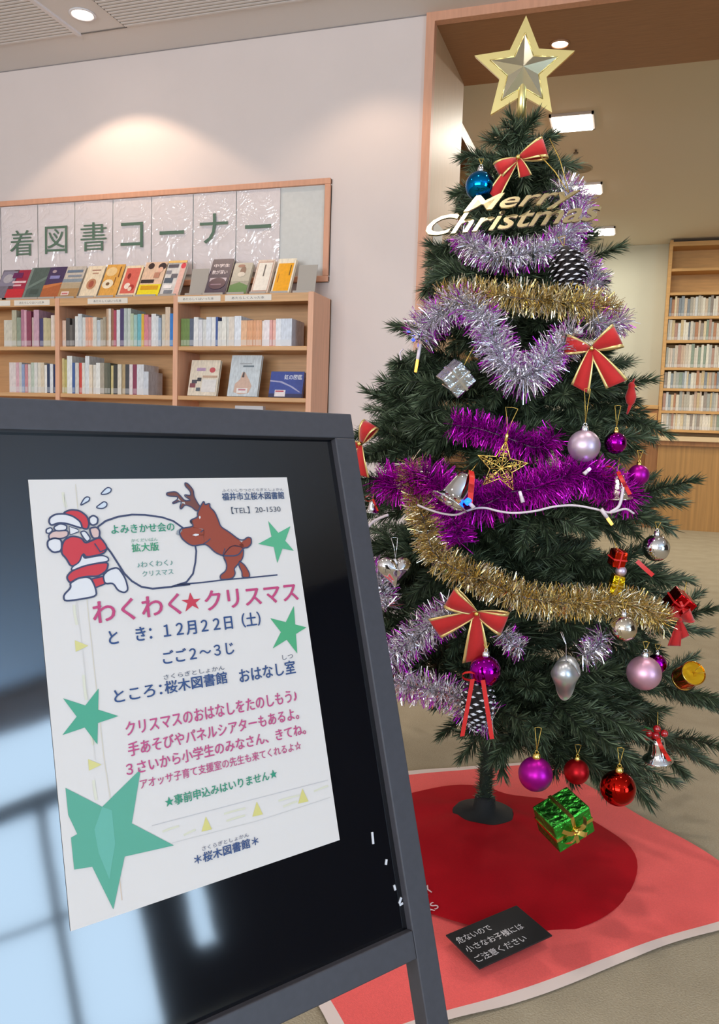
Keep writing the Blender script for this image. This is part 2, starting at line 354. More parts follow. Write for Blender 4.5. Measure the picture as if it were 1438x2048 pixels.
FY = 3.745                                             # front plane of the bookcase
PY = 3.99
TOPZ = 1.675
B1, B2, B3 = float(onY(400, 692, FY)[2]), float(onY(400, 792, FY)[2]), 0.86
XR = -1.513; D2 = -2.291; D1 = -3.04; DW = 0.028; XL = -3.80
bc = thing('bookcase', 'low beech bookcase for new books standing against the white wall', 'bookcase', (-2.6, 3.87, 0))
OB = (-2.6, 3.87, 0)
MB().box((XL, PY-0.012, 0.05), (XR, PY, TOPZ), m_wood).build('back_panel', bc, OB)
MB().box((XR-0.03, FY, 0), (XR, PY, TOPZ), m_woodv).build('side_panel', bc, OB, bevel=0.002)
MB().box((XL, FY, 0), (XL+0.03, PY, TOPZ), m_woodv).build('side_panel', bc, OB, bevel=0.002)
for d in (D2, D1): MB().box((d-DW/2, FY, 0), (d+DW/2, PY-0.012, TOPZ-0.002), m_woodv).build('divider', bc, OB, bevel=0.002)
MB().box((XL+0.03, FY+0.012, TOPZ-0.022), (XR-0.03, PY-0.012, TOPZ-0.001), m_wood).build('top_board', bc, OB, bevel=0.002)
BAYS = {'left': (XL+0.03, D1-DW/2), 'middle': (D1+DW/2, D2-DW/2), 'right': (D2+DW/2, XR-0.03)}
for bay, (x0, x1) in BAYS.items():
    MB().box((x0, FY+0.004, TOPZ-0.044), (x1, FY+0.022, TOPZ-0.003), m_wood).build('top_rail', bc, OB, bevel=0.0015)
    for z in (B1, B2, B3, 0.58, 0.30, 0.08):
        MB().box((x0, FY+0.006, z-0.022), (x1, PY-0.012, z), m_wood).build('shelf_board', bc, OB, bevel=0.003)
m_strip = mat('label_strip_paper', (232, 224, 212), 0.5); m_striptxt = mat('label_strip_ink', (90, 90, 88), 0.6)
def shelf_label(px0, px1, pyc, txt):
    a = onY(px0, pyc, FY); b = onY(px1, pyc, FY); z = TOPZ-0.023
    mb = MB().box((a[0], FY+0.0005, z-0.0145), (b[0], FY+0.0035, z+0.0145), m_strip)
    o = mb.build('shelf_label', bc, OB); o['label'] = 'white label strip on the top rail'
    if txt:
        w = (b[0]-a[0])*0.7; t = MB(); add_text(t, txt, (a[0]+(b[0]-a[0])*0.15, FY, z-0.0065), (1, 0, 0), (0, 0, 1), (0, -1, 0), w, m_striptxt, height=0.013)
        t.build('lettering', o, OB)
shelf_label(-35, 20, 600, ''); shelf_label(28, 99, 596, 'あたらしくはいった本')
shelf_label(175, 255, 592, 'あたらしくはいった本'); shelf_label(353, 441, 583, 'あたらしくはいった本'); shelf_label(450, 543, 580, 'あたらしく入った本')

def spine_book(x, w, h, d, z, col, label, group, flabel=True, yf=None):
    yf = FY+0.02+rnd.uniform(0, 0.008) if yf is None else yf
    o = (x+w/2, yf, z)
    mb = MB(); g = min(0.0022, w*0.12); m = book_mat(col)
    mb.box((-w/2, 0, 0), (-w/2+g, d, h), m); mb.box((w/2-g, 0, 0), (w/2, d, h), m); mb.box((-w/2+g, 0, 0), (w/2-g, g, h), m)
    b = tag(mb.build('book'), label, 'book', group); b.location = o
    MB().box((-w/2+g, g, 0.003), (w/2-g, d-0.002, h-0.004), m_pages).build('pages', b)
    if flabel: MB().box((-w/2+0.0008, -0.0006, 0.006), (w/2-0.0008, 0, 0.034), label_mat(col)).build('spine_label', b)
    return b
U4, U5 = 0.00081, 0.000766
A1 = [(70,220,'cfc9b8'),(40,300,'b9b49c'),(35,240,'8f9a86'),(28,305,'b57a8f'),(22,300,'d8a8b4'),(40,290,'8a3f55'),(20,240,'c8b0a8'),(45,300,'c9a0b0'),(35,230,'44446e'),(30,235,'c9bd95'),(35,230,'bdb18a'),(25,255,'e6d8cc'),(22,255,'d9c0a8')]
M1 = [(32,230,'e2c4b0'),(34,250,'55504e'),(24,190,'6a6660'),(22,245,'4f4b48'),(28,265,'e8e6e0'),(34,285,'cfd4d6'),(30,255,'dcdad4'),(24,255,'e0a890'),(24,255,'eaa98a'),(20,255,'e6b49a'),(34,255,'d8d4c8'),(30,230,'c4cdd2'),(24,235,'b5ab98'),(26,255,'a89c86'),(22,325,'c3a183'),(20,325,'e4dacb'),(22,325,'9a6a50'),(22,310,'b54a60'),(30,315,'dfe3e6'),(36,325,'4a3d6a'),(26,325,'b8c2bd'),(30,325,'c9d0c8'),(28,280,'b9c7a8'),(30,270,'9fc4bd'),(34,275,'6fb5c0'),(22,275,'e2b23c'),(34,270,'d8848f'),(24,250,'c98e96'),(38,275,'e3e4e4'),(24,255,'d9dde0'),(24,240,'9fb0c4'),(28,270,'d9cdb8'),(40,330,'ddc7ae'),(28,275,'2f7fd0'),(12,275,'a03a9a')]
A2 = [(60,250,'dcd0cc'),(30,250,'d3a7b0'),(24,250,'c9c4c0'),(26,235,'8fa0c0'),(26,235,'c98a90'),(24,235,'d8d0c8'),(30,250,'b9c4b4'),(28,250,'dcdad4'),(24,250,'e0d8c8'),(30,250,'d9c9b0'),(26,230,'ece8e0'),(26,240,'2b3a58'),(26,240,'dfe2e4'),(26,235,'25345e')]
M2 = [(20,285,'cfc08a'),(22,275,'b8ae6a'),(42,305,'e4e6e2'),(22,250,'3f5f9a'),(30,250,'d5d2cc'),(28,250,'cf4a40'),(24,250,'e0dcd2'),(34,305,'dde0e2'),(26,235,'e6d6c0'),(28,235,'ddd9d0'),(34,250,'e9e9e4'),(34,250,'a89f8f'),(24,250,'6a6a5a'),(24,250,'585c4e'),(24,230,'d6c48a'),(34,235,'3a3a38'),(30,240,'d8d2c2'),(26,240,'b8a078'),(34,240,'43454a'),(26,240,'e3d6d6'),(30,240,'8a3a55'),(54,240,'d8dade'),(40,185,'c9ced6')]
R1 = [(24,225,'6f8a4a')]*3+[(34,225,'5a6478'),(36,235,'e6e6e4'),(30,215,'dcdce0'),(28,215,'d8d8d4'),(36,235,'e0e4ea'),(36,235,'ecebe8'),(18,235,'3f5a98'),(30,200,'dcdad2'),(34,235,'e9e6dc'),(18,235,'d9d6cf'),(40,235,'e2d6c8'),(50,240,'e4e8ee'),(44,205,'e8b890'),(22,205,'e2a478'),(22,205,'e4a87c'),(22,205,'e2a478'),(22,205,'e6ac84'),(22,205,'e2a478'),(18,200,'f0e8e4'),(40,205,'f0e4e4'),(20,205,'e4a8a0'),(22,205,'eeb8a8'),(36,215,'e8eaee'),(80,215,'d4dae4')]
def row(lst, unit, x, z, rowname, bay, from_right=False, maxh=0.9):
    n = len(lst)
    for i, (w, h, c) in enumerate(lst):
        side = 'right' if from_right else 'left'; k = n-i if from_right else i+1
        spine_book(x, w*unit-0.0006, min(h*unit*0.84, maxh), rnd.uniform(0.125, 0.16), z, c, '%s book, %s from the %s in %s row, %s bay of low bookcase' % (cname(c), nth(k), side, rowname, bay), 'books in the %s row, %s bay' % (rowname, bay))
        x += w*unit
tw = lambda l, u: sum(q[0] for q in l)*u
x0, x1 = BAYS['left']; row(A1, U4, x1-tw(A1, U4)-0.006, B1, 'upper', 'left', True, 0.217); row(A2, U4, x1-tw(A2, U4)-0.01, B2, 'lower', 'left', True)
x0, x1 = BAYS['middle']; row(M1, min(U4, (x1-x0-0.006)/sum(q[0] for q in M1)), x0+0.003, B1, 'upper', 'middle', False, 0.218); row(M2, U4, x0+0.002, B2, 'lower', 'middle', False, 0.235)
x0, x1 = BAYS['right']; row(R1, U5, x0+0.003, B1, 'upper', 'right')

# face-out books: leaning on grey stands on top of the bookcase and on the right bay's second shelf
m_stand = mat('grey_book_stand', (172, 166, 158), 0.35)
def face_book(px0, px1, pytop, pybot, y, z, lean, spec, label, name='book', stand=True, base='dcd4c4', thick=0.018, lip=True, width=None):
    pm = (pytop+pybot)/2
    a, b = onY(px0, pybot, y), onY(px1, pybot, y); w = b[0]-a[0]
    # height so that the leaning cover spans the right rows
    h = (onY(px0, pytop, y+0.03)[2]-z)/cos(lean)
    O = (a[0]+w/2, y, z+0.004)
    t = thing('face_out_book', label, 'book', O, (-lean, 0, 0), 'face-out books')
    bm = book_mat(base)
    MB().box((-w/2, 0, 0), (w/2, 0.002, h), bm).build('front_cover', t)
    MB().box((-w/2+0.001, 0.002, 0.002), (w/2-0.003, thick-0.002, h-0.003), m_pages).build('pages', t)
    MB().box((-w/2, thick-0.002, 0), (w/2, thick, h), bm).build('back_cover', t)
    mb = MB(); k = 0
    for s in spec:
        k += 1; off = -0.0004*k
        if s[0] == 'r':
            _, u0, v0, u1, v1, c = s
            mb.add([(-w/2+u*w, off, v*h) for u, v in ((u0, v0), (u1, v0), (u1, v1), (u0, v1))], [(0, 1, 2, 3)], mat('print_'+c, c, 0.35, noise=(60, 0.08)))
        elif s[0] == 'e':
            _, u, v, ru, rv, c = s
            mb.add([(-w/2+(u+ru*cos(q*pi/12))*w, off, (v+rv*sin(q*pi/12))*h) for q in range(24)], [tuple(range(24))], mat('print_'+c, c, 0.35, noise=(60, 0.08)))
        elif s[0] == 'p':
            mb.add([(-w/2+u*w, off, v*h) for u, v in s[1]], [tuple(range(len(s[1])))], mat('print_'+s[2], s[2], 0.35, noise=(60, 0.08)))
        elif s[0] == 't':
            _, txt, u0, u1, v, hh, c = s
            add_text(mb, txt, (-w/2+u0*w, off, v*h), (1, 0, 0), (0, 0, 1), (0, -1, 0), (u1-u0)*w, mat('print_'+c, c, 0.35, noise=(60, 0.08)), bold=0.015, height=hh*h)
    if mb.v: mb.build('cover_print', t)
    return t, w, h
def book_stand(x, w, y, z, lean, label, hgt=0.12):
    t = thing('book_stand', label, 'book stand', (x, y, z), (0, 0, 0), 'grey book stands')
    MB().box((-w/2, -0.012, 0), (w/2, 0.05, 0.003), m_stand).build('foot', t)
    MB().box((-w/2, -0.016, 0), (w/2, -0.012, 0.014), m_stand).build('front_lip', t, bevel=0.001)
    c, s = cos(lean), sin(lean)
    MB().obox((0, 0.024, 0.003), ((1, 0, 0), (0, s, c), (0, -c, s)), (-w/2, 0, -0.003), (w/2, hgt, 0), m_stand).build('back_plate', t, bevel=0.001)
LEAN = radians(27); TY = 3.80
T4 = lambda v: v*0.2573
def X4(v): return T4(v)
def Y4(v): return 480+v*0.2573
def X5(v): return 330+v*0.2434
def Y5(v): return 480+v*0.2434
tops = [
 (X4(-60), X4(65), Y4(225), Y4(412), '77707c', [('r',0.05,0.45,0.95,0.95,'8a8496'),('e',0.5,0.7,0.3,0.15,'b0aab0')], 'grey face-out book at the left end of the top display'),
 (X4(25), X4(165), Y4(225), Y4(412), 'a02a44', [('r',0,0,1,0.35,'c8303a'),('r',0.15,0.55,0.9,0.62,'e8c8cc'),('r',0.25,0.44,0.7,0.5,'e0b0b8'),('r',0.05,0.72,0.6,0.9,'6a2a5a')], 'dark red face-out book on top, left of the dark green one'),
 (X4(160), X4(305), Y4(205), Y4(412), '56645e', [('r',0,0,0.14,1,'7c8882'),('p',[(0.14,0.3),(1,0.62),(1,0.72),(0.14,0.4)],'72827a'),('r',0.35,0.15,0.8,0.3,'48544e')], 'dark green face-out book on top of the bookcase'),
 (X4(302), X4(440), Y4(200), Y4(408), '4a3a5c', [('r',0,0,1,0.42,'b0643c'),('p',[(0,0.3),(1,0.44),(1,0.5),(0,0.42)],'c87a48'),('r',0.2,0.62,0.75,0.72,'8a86b8'),('e',0.35,0.85,0.12,0.05,'b09aa0')], 'purple and brown face-out book on top of the bookcase'),
 (X4(440), X4(590), Y4(195), Y4(408), 'c6bcb0', [('r',0,0.0,1,0.3,'b08a5c'),('r',0,0.3,1,0.48,'b6a488'),('r',0,0.5,1,0.6,'8a96a0'),('r',0.08,0.8,0.9,0.88,'6c7c90'),('r',0.2,0.66,0.9,0.72,'8c94a0'),('r',0.15,0.08,0.55,0.2,'ecd8d0'),('r',0.2,0.11,0.5,0.16,'c87a78')], 'face-out book with landscape cover and red sticker on top of bookcase'),
 (X4(605), X4(742), Y4(192), Y4(404), 'ead9bc', [('r',0.3,0.84,0.8,0.88,'a87868'),('r',0.38,0.74,0.72,0.78,'b89078'),('e',0.5,0.42,0.26,0.17,'c08a68'),('e',0.5,0.42,0.14,0.11,'a85a48')], 'cream face-out book with a small round picture on its cover'),
 (X4(755), X4(895), Y4(180), Y4(400), 'e0a650', [('e',0.34,0.78,0.3,0.14,'ecca90'),('e',0.34,0.4,0.3,0.14,'f0e2c4'),('e',0.34,0.4,0.1,0.05,'7a5a3c'),('r',0.78,0.6,0.84,0.92,'8a5a30'),('r',0.66,0.35,0.71,0.6,'9a6a3a')], 'orange face-out book with two oval pictures on top of bookcase'),
 (X4(905), X4(1045), Y4(190), Y4(392), 'ecd8b6', [('r',0.1,0.1,0.9,0.92,'d9685a'),('e',0.4,0.34,0.16,0.1,'f0e0d0'),('e',0.65,0.28,0.16,0.1,'b03a34'),('e',0.35,0.66,0.09,0.09,'8a3028'),('e',0.6,0.24,0.1,0.07,'e8d0b8')], 'face-out book with red picture in a cream border on top display'),
 (X4(1055), X4(1225), Y4(160), Y4(388), 'e2c0a4', [('r',0,0,1,0.34,'f0dc28'),('r',0.02,0.38,0.62,0.48,'3a3232'),('r',0.1,0.18,0.9,0.3,'d8a020'),('e',0.3,0.88,0.14,0.09,'3a2a28'),('e',0.82,0.86,0.18,0.1,'3a2c30'),('e',0.78,0.76,0.12,0.08,'e8b8a0'),('r',0.55,0.52,0.8,0.68,'c08870')], 'face-out book with a bright yellow lower half on top display'),
 (X4(1235), X4(1380), Y4(150), Y4(385), 'd8d4d0', [('r',0.72,0.0,1,1,'e6b8ac'),('e',0.86,0.85,0.13,0.08,'d8384a'),('r',0.05,0.8,0.6,0.9,'5a5660'),('r',0.02,0.62,0.3,0.72,'8a8890'),('r',0.35,0.5,0.68,0.62,'6a6870'),('r',0.05,0.36,0.5,0.5,'55606e'),('r',0.1,0.2,0.55,0.3,'f4eeec'),('r',0.2,0.05,0.65,0.15,'7c8088'),('r',0.0,0.93,1,1,'ecc070')], 'grey patterned face-out book with a red spot at its corner'),
 (X5(318), X5(490), Y5(142), Y5(372), '352a44', [('t','中学生',0.12,0.88,0.76,0.1,'dcd0d4'),('t','数が深い',0.12,0.85,0.56,0.12,'dcd0d4'),('r',0.1,0.36,0.9,0.46,'b8aab4'),('e',0.5,0.3,0.4,0.16,'4a2c40'),('r',0.2,0.26,0.7,0.29,'8a7080')], 'dark purple face-out book with white title lettering on top display'),
 (X5(512), X5(662), Y5(180), Y5(364), '9c9888', [('p',[(0,0),(1,0),(1,0.26),(0.5,0.38),(0,0.28)],'4a7a3c'),('r',0.0,0.4,1,1,'b0ac9c'),('e',0.55,0.74,0.16,0.14,'6a4a3a'),('e',0.4,0.9,0.2,0.05,'8a5a48'),('e',0.5,0.62,0.2,0.08,'d0c8b8')], 'grey-green face-out book with dark edge, right of the dark purple one'),
 (X5(700), X5(842), Y5(150), Y5(360), 'd8c4b4', [('r',0.07,0.06,0.93,0.94,'c09a88'),('r',0.1,0.09,0.9,0.91,'eae4d8'),('r',0.47,0.5,0.55,0.85,'6a6460')], 'pale face-out book with thin brown border on top display'),
 (X5(868), X5(1018), Y5(140), Y5(358), 'ece2cc', [('r',0.08,0.06,0.92,0.86,'f0a818'),('r',0.76,0.5,0.82,0.8,'7a5a20'),('r',0.2,0.3,0.25,0.55,'c07a18')], 'white face-out book with a large yellow panel, rightmost on top')]
for i, (a, b, ytop, ybot, base, spec, lab) in enumerate(tops):
    t, w, h = face_book(a, b, ytop, ybot, TY, TOPZ+0.003, LEAN, spec, lab, base=base)
    book_stand(t.location[0], w*0.95, TY, TOPZ, LEAN, 'grey stand holding the '+lab.split(' on top')[0].split(' at the')[0].split(', ')[0][:60], 0.13)
for (a, b, y0, y1, lab) in ((X5(175), X5(315), Y5(205), Y5(375), 'empty grey book stand left of the dark purple book'), (X5(1060), X5(1215), Y5(165), Y5(345), 'empty grey book stand at the right end of bookcase top')):
    p, q = onY(a, y1, TY), onY(b, y1, TY); book_stand((p[0]+q[0])/2, q[0]-p[0], TY, TOPZ, radians(14), lab, 0.155)
L2 = radians(14); SY = FY+0.045
face_book(X5(182), X5(420), Y5(990), Y5(1272), SY, B2, L2, [('e',0.76,0.72,0.1,0.075,'c85a60'),('r',0.22,0.69,0.52,0.78,'b89ab8'),('r',0.1,0.34,0.28,0.44,'5a5660'),('r',0.28,0.4,0.42,0.5,'45454c'),('r',0.05,0.22,0.24,0.34,'8a5058'),('r',0.28,0.12,0.42,0.22,'5c6470'),('r',0.46,0.1,0.95,0.45,'e4e0dc'),('r',0.46,0.5,0.95,0.56,'c8a890')], 'cream face-out book on second shelf, left of the white one', base='e6dac6')
face_book(X5(508), X5(755), Y5(950), Y5(1282), SY, B2, L2, [('r',0.3,0.78,0.7,0.81,'aab0b4'),('r',0.42,0.71,0.78,0.755,'7c8890'),('p',[(0.2,0.1),(0.22,0.3),(0.38,0.42),(0.42,0.58),(0.52,0.58),(0.6,0.48),(0.68,0.4),(0.78,0.25),(0.7,0.08),(0.4,0.05)],'d4b4a2'),('p',[(0.42,0.46),(0.46,0.6),(0.5,0.58),(0.5,0.46)],'5a5050'),('r',0.3,0.08,0.66,0.2,'ece8e4'),('r',0.36,0.14,0.6,0.18,'c88a94')], 'tall white face-out book with figure on cover, second shelf', base='ccd4d8')
face_book(X5(848), X5(1122), Y5(1085), Y5(1292), SY, B2, L2, [('r',0,0.1,1,0.98,'44549a'),('p',[(0,0.6),(0.0,0.66),(0.35,0.62),(0.7,0.42),(0.95,0.2),(0.9,0.2),(0.6,0.42),(0.3,0.57)],'a8a8c8'),('r',0.0,0.0,1,0.14,'3a3a5c'),('t','虹の図鑑',0.42,0.95,0.68,0.2,'dfe2ee'),('r',0.18,0.02,0.5,0.28,'e8e0e0'),('r',0.2,0.2,0.45,0.25,'c05060')], 'blue face-out picture book with rainbow arc on the second shelf', base='44548c')
p = onY(X5(575), 820, SY); q = onY(X5(805), 820, SY)
b = tag(MB().box((p[0], SY, B3), (q[0], SY+0.03, onY(520, Y5(1365), SY)[2]), mat('grey_box', (196, 194, 196), 0.5)).build('book', origin=(p[0], SY, B3)), 'pale grey book whose top shows above the black board', 'book')

# ================================================================== WALL PANEL WITH LETTERED SHEETS
wp = thing('display_panel', 'wide grey pin board in a wooden frame on the wall', 'pin board', (-2.6, 3.99, 1.75))
OW = (-2.6, 3.99, 1.75)
fx1, fz0, fz1 = -1.53, 1.765, 2.285
MB().box((-4.3, 3.985, fz0), (fx1, 3.999, fz1), mat('grey_pin_board', (206, 206, 202), 0.6, noise=(40, 0.03))).build('board', wp, OW)
fw = 0.03
for a, b in (((-4.33, fz1-fw), (fx1, fz1)), ((-4.33, fz0), (fx1, fz0+fw)), ((fx1-fw, fz0+fw), (fx1, fz1-fw)), ((-4.33, fz0+fw), (-4.30, fz1-fw))):
    MB().box((a[0], 3.97, a[1]), (b[0], 4.0, b[1]), m_trim).build('frame_bar', wp, OW, bevel=0.003)
def film_material():
    m = bpy.data.materials.new('wrinkled_clear_film'); m.use_nodes = True; nt = m.node_tree; b = nt.nodes['Principled BSDF']
    b.inputs['Base Color'].default_value = (*lin((222, 212, 212)), 1); b.inputs['Roughness'].default_value = 0.6
    b.inputs['Coat Weight'].default_value = 1.0; b.inputs['Coat Roughness'].default_value = 0.06; b.inputs['Coat IOR'].default_value = 1.9
    tc = nt.nodes.new('ShaderNodeTexCoord'); n = nt.nodes.new('ShaderNodeTexNoise'); n.inputs['Scale'].default_value = 7; n.inputs['Detail'].default_value = 3; n.inputs['Distortion'].default_value = 1.2
    nt.links.new(tc.outputs['Object'], n.inputs['Vector'])
    s = nt.nodes.new('ShaderNodeMath'); s.operation = 'SUBTRACT'; s.inputs[1].default_value = 0.5; nt.links.new(n.outputs['Fac'], s.inputs[0])
    a = nt.nodes.new('ShaderNodeMath'); a.operation = 'ABSOLUTE'; nt.links.new(s.outputs[0], a.inputs[0])
    q = nt.nodes.new('ShaderNodeMath'); q.operation = 'POWER'; q.inputs[1].default_value = 0.6; nt.links.new(a.outputs[0], q.inputs[0])
    bp = nt.nodes.new('ShaderNodeBump'); bp.inputs['Strength'].default_value = 0.8; bp.inputs['Distance'].default_value = 0.03
    nt.links.new(q.outputs[0], bp.inputs['Height']); nt.links.new(bp.outputs[0], b.inputs['Coat Normal'])
    return m
m_film = film_material()
m_green = mat('green_marker', (88, 114, 96), 0.6)
SYW = 3.980
sheet_edges = [-70, 2, 76, 150, 226, 303, 386, 472, 560]
chars = [None, '着', '図', '書', 'コ', 'ー', 'ナ', 'ー']
cpx = [None, (20, 66, 459, 513), (90, 134, 451, 508), (161, 213, 443, 503), (241, 286, 443, 496), (319, 368, 456, 470), (399, 456, 425, 488), (490, 542, 446, 458)]
words = [None, 'multi-stroke character left of the boxed one', 'character enclosed in a box', 'many-stroked character right of the boxed one', 'open square character', 'long dash, left of the crossed stroke', 'crossed stroke character', 'long dash at the right end of the line']
ztop, zbot = fz1-fw-0.002, fz0+0.06
for i, c in enumerate(chars):
    a = onY(sheet_edges[i], 470, SYW)[0]; b = onY(sheet_edges[i+1], 470, SYW)[0]
    if i == 0: c = '新'; box = None
    lab = 'clear plastic sleeve with paper: '+words[i] if words[i] else 'clear plastic sleeve cut off by the left picture edge'
    t = thing('lettered_sheet', lab, 'sign', ((a+b)/2, SYW, zbot), group='lettered sheets of the heading')
    # gently rippled sheet
    nx, nz = 10, 14; w = b-a-0.006; h = ztop-zbot; vs = []; fs = []
    for k in range(nz+1):
        for j in range(nx+1):
            u, v = j/nx, k/nz; vs.append((-w/2+u*w, -0.002*sin(pi*u)*(0.6+0.4*sin(9*v+i*2.1))-0.001*sin(14*u+7*v+i), v*h))
    for k in range(nz):
        for j in range(nx): q = k*(nx+1)+j; fs.append((q, q+1, q+nx+2, q+nx+1))
    MB().add(vs, fs, m_film, True).build('sleeve', t)
    mb = MB()
    if i == 0:
        add_text(mb, c, (-0.08, -0.008, 0.1), (1, 0, 0), (0, 0, 1), (0, -1, 0), 0.15, m_green, bold=0.02)
    else:
        x0, x1, y0, y1 = cpx[i]; p = onY(x0, y1, SYW-0.008); q = onY(x1, y0, SYW-0.008); cx = (a+b)/2
        add_text(mb, c, (p[0]-cx, -0.008, p[2]-zbot), (1, 0, 0), (0, 0, 1), (0, -1, 0), q[0]-p[0], m_green, bold=0.0, height=q[2]-p[2] if c != 'ー' else 0.02)
    mb.build('lettering', t)

# ================================================================== BACK ROOM
# counter
ct = thing('counter', 'long wooden service counter in the back room', 'counter', (1.2, 9.9, 0)); OC = (1.2, 9.9, 0)
m_plank = mat('counter_planks', (182, 136, 76), 0.5, noise=(5, 0.16, (7, 7, 0.25)))
MB().box((0.33, 9.72, 0), (3.2, 9.98, 0.95), m_plank).build('front_panel', ct, OC)
MB().box((0.27, 9.66, 1.0), (3.25, 10.0, 1.055), mat('counter_top_edge', (226, 196, 150), 0.35, noise=(5, 0.06, (1, 6, 6)))).build('top', ct, OC, bevel=0.004)
MB().box((0.29, 9.69, 0.95), (3.22, 9.99, 1.0), mat('counter_apron', (176, 122, 70), 0.5, noise=(5, 0.16, (7, 7, 0.25)))).build('apron', ct, OC)
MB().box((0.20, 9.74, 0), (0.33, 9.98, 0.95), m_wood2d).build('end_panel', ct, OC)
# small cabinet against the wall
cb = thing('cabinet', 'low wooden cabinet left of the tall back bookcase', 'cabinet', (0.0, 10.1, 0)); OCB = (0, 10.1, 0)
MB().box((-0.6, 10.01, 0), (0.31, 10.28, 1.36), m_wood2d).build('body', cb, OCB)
MB().box((-0.62, 9.985, 1.365), (0.31, 10.29, 1.41), m_wood2).build('top', cb, OCB, bevel=0.004)
MB().box((-0.6, 9.995, 1.24), (0.30, 10.01, 1.32), m_wood2).build('drawer_front', cb, OCB)
MB().box((-0.6, 9.995, 1.1), (0.30, 10.01, 1.21), m_wood2).build('drawer_front', cb, OCB)
# tall bookcase
tb = thing('bookcase', 'tall wooden bookcase reaching the ceiling behind the counter', 'bookcase', (1.3, 10.15, 0)); OT = (1.3, 10.15, 0)
RY = 10.02; bx0, bx1 = 0.315, 2.3
MB().box((bx0, 10.27, 0), (bx1, 10.29, 3.29), m_wood2).build('back_panel', tb, OT)
MB().box((bx0, RY, 0), (bx0+0.035, 10.27, 3.28), m_wood2).build('side_panel', tb, OT)
MB().box((bx1-0.035, RY, 0), (bx1, 10.27, 3.28), m_wood2).build('side_panel', tb, OT)
MB().box((1.27, RY, 0), (1.30, 10.27, 3.28), m_wood2).build('divider', tb, OT)
ztopb = float(onY(1390, 482, RY)[2]); MB().box((bx0+0.035, RY, ztopb-0.05), (bx1-0.035, 10.27, ztopb), m_wood2).build('top_board', tb, OT)
rows = [float(onY(1385, y, RY)[2]) for y in (536, 584, 632, 680, 735, 777, 822, 860)]
for z in rows:
    MB().box((bx0+0.035, RY+0.005, z-0.03), (bx1-0.035, 10.27, z), m_wood2).build('shelf_board', tb, OT)
FARC = ['d9d2c0', 'cfc8b8', 'e0dccc', 'b9b4a4', 'c9bfae', 'a8a498', 'd8c8a4', 'b8b8b0', '9a8f84', 'c4a890', 'd0d4d2', '8f9aa0', 'b08a78', 'c8b48a', 'dcd6c8', 'a4a8a0', 'cdbba4', '7f8890', 'd2c2b2', 'e4dfd2', 'b4805c', '8a9a88']
ROWN = ['topmost', 'second', 'third', 'fourth', 'fifth', 'lowest']
for r, z in enumerate(rows[2:]):
    x = bx0+0.04; k = 0; gap = (rows[1:][r]-z)
    while x < 1.06:
        k += 1; w = rnd.uniform(0.019, 0.036); c = rnd.choice(FARC); h = gap*rnd.uniform(0.70, 0.88)
        if r == 5: h = gap*rnd.uniform(0.8, 0.86)
        mb = MB().box((-w/2+0.0005, 0, 0), (w/2-0.0005, 0.16, h), book_mat(c))
        mb.box((-w/2+0.001, -0.0008, 0.008), (w/2-0.001, 0, 0.040), label_mat(c))
        b = tag(mb.build('book'), '%s book, %s from left in %s filled row of tall back bookcase' % (cname(c), nth(k), ROWN[r]), 'book', 'books on the tall back bookcase, %s row' % ROWN[r])
        b.location = (x+w/2, RY+0.02+rnd.uniform(0, 0.015), z); x += w
# bookcase along the left wall of the back room
lb = thing('bookcase', 'dark wooden bookcase along the left wall of back room', 'bookcase', (-1.3, 7, 0)); OL = (-1.3, 7, 0)
m_dk = mat('dark_oak', (128, 84, 50), 0.5, noise=(7, 0.1, (8, 8, 0.8)))
MB().box((-1.49, 4.95, 0), (-1.46, 9.2, 2.85), m_dk).build('back_panel', lb, OL)
MB().box((-1.49, 4.9, 2.85), (-1.105, 9.2, 2.93), m_dk).build('top_board', lb, OL)
for y in (4.92, 5.75, 6.6, 7.45, 8.3, 9.15): MB().box((-1.46, y, 0), (-1.11, y+0.03, 2.85), m_wood2).build('upright', lb, OL)
for z in (0.1, 0.45, 0.8, 1.15, 1.5, 1.85, 2.2, 2.55): MB().box((-1.46, 4.95, z), (-1.12, 9.15, z+0.025), m_dk).build('shelf_board', lb, OL)
# ================================================================== BLACK A-FRAME BOARD WITH POSTER
hd = ray(2880, 925); hd[2] = 0; BH = hd/np.linalg.norm(hd)                 # along the board, to its right
BB = np.array([-BH[1], BH[0], 0.0])                                        # away from the viewer
TL = radians(18.3); BU = cos(TL)*np.array([0, 0, 1.0])+sin(TL)*BB; BN = np.cross(BH, BU)
BP0 = EYE+ray(662, 880)*1.02                                               # inner top right corner of the panel
AX = (BH, BU, BN)
def on_board(px, py):
    d = ray(px, py); k = ((BP0-EYE)@BN)/(d@BN); P = EYE+k*d-BP0; return float(P@BH), float(P@BU)
PWD, PHT, FRW = 0.445, 0.590, 0.031
m_frame = mat('slate_black_paint', (58, 57, 63), 0.5, noise=(120, 0.08))
m_panel = mat('glossy_black_panel', (6, 8, 14), 0.06, spec=1.0, bump=(5, 0.02))
vfl = -(BP0[2]-0.004)/BU[2]
base = BP0+BH*(-PWD/2)+BU*vfl
bd = thing('sign_board', 'black A-frame sign board with glossy panel, in front of the tree', 'sign board', tuple(base)); OBd = tuple(base)
def bpart(name, lo, hi, m, bevel=0.0015, n=1):
    return MB().obox(BP0, AX, lo, hi, m).build(name, bd, OBd, bevel=bevel)
bpart('panel', (-PWD-0.004, -PHT-0.004, -0.008), (0.004, 0.004, 0.0), m_panel, None)
bpart('top_rail', (-PWD-FRW, 0.0, -0.014), (FRW, 0.033, 0.010), m_frame)
bpart('bottom_rail', (-PWD, -PHT-0.031, -0.014), (0.0, -PHT, 0.010), m_frame)
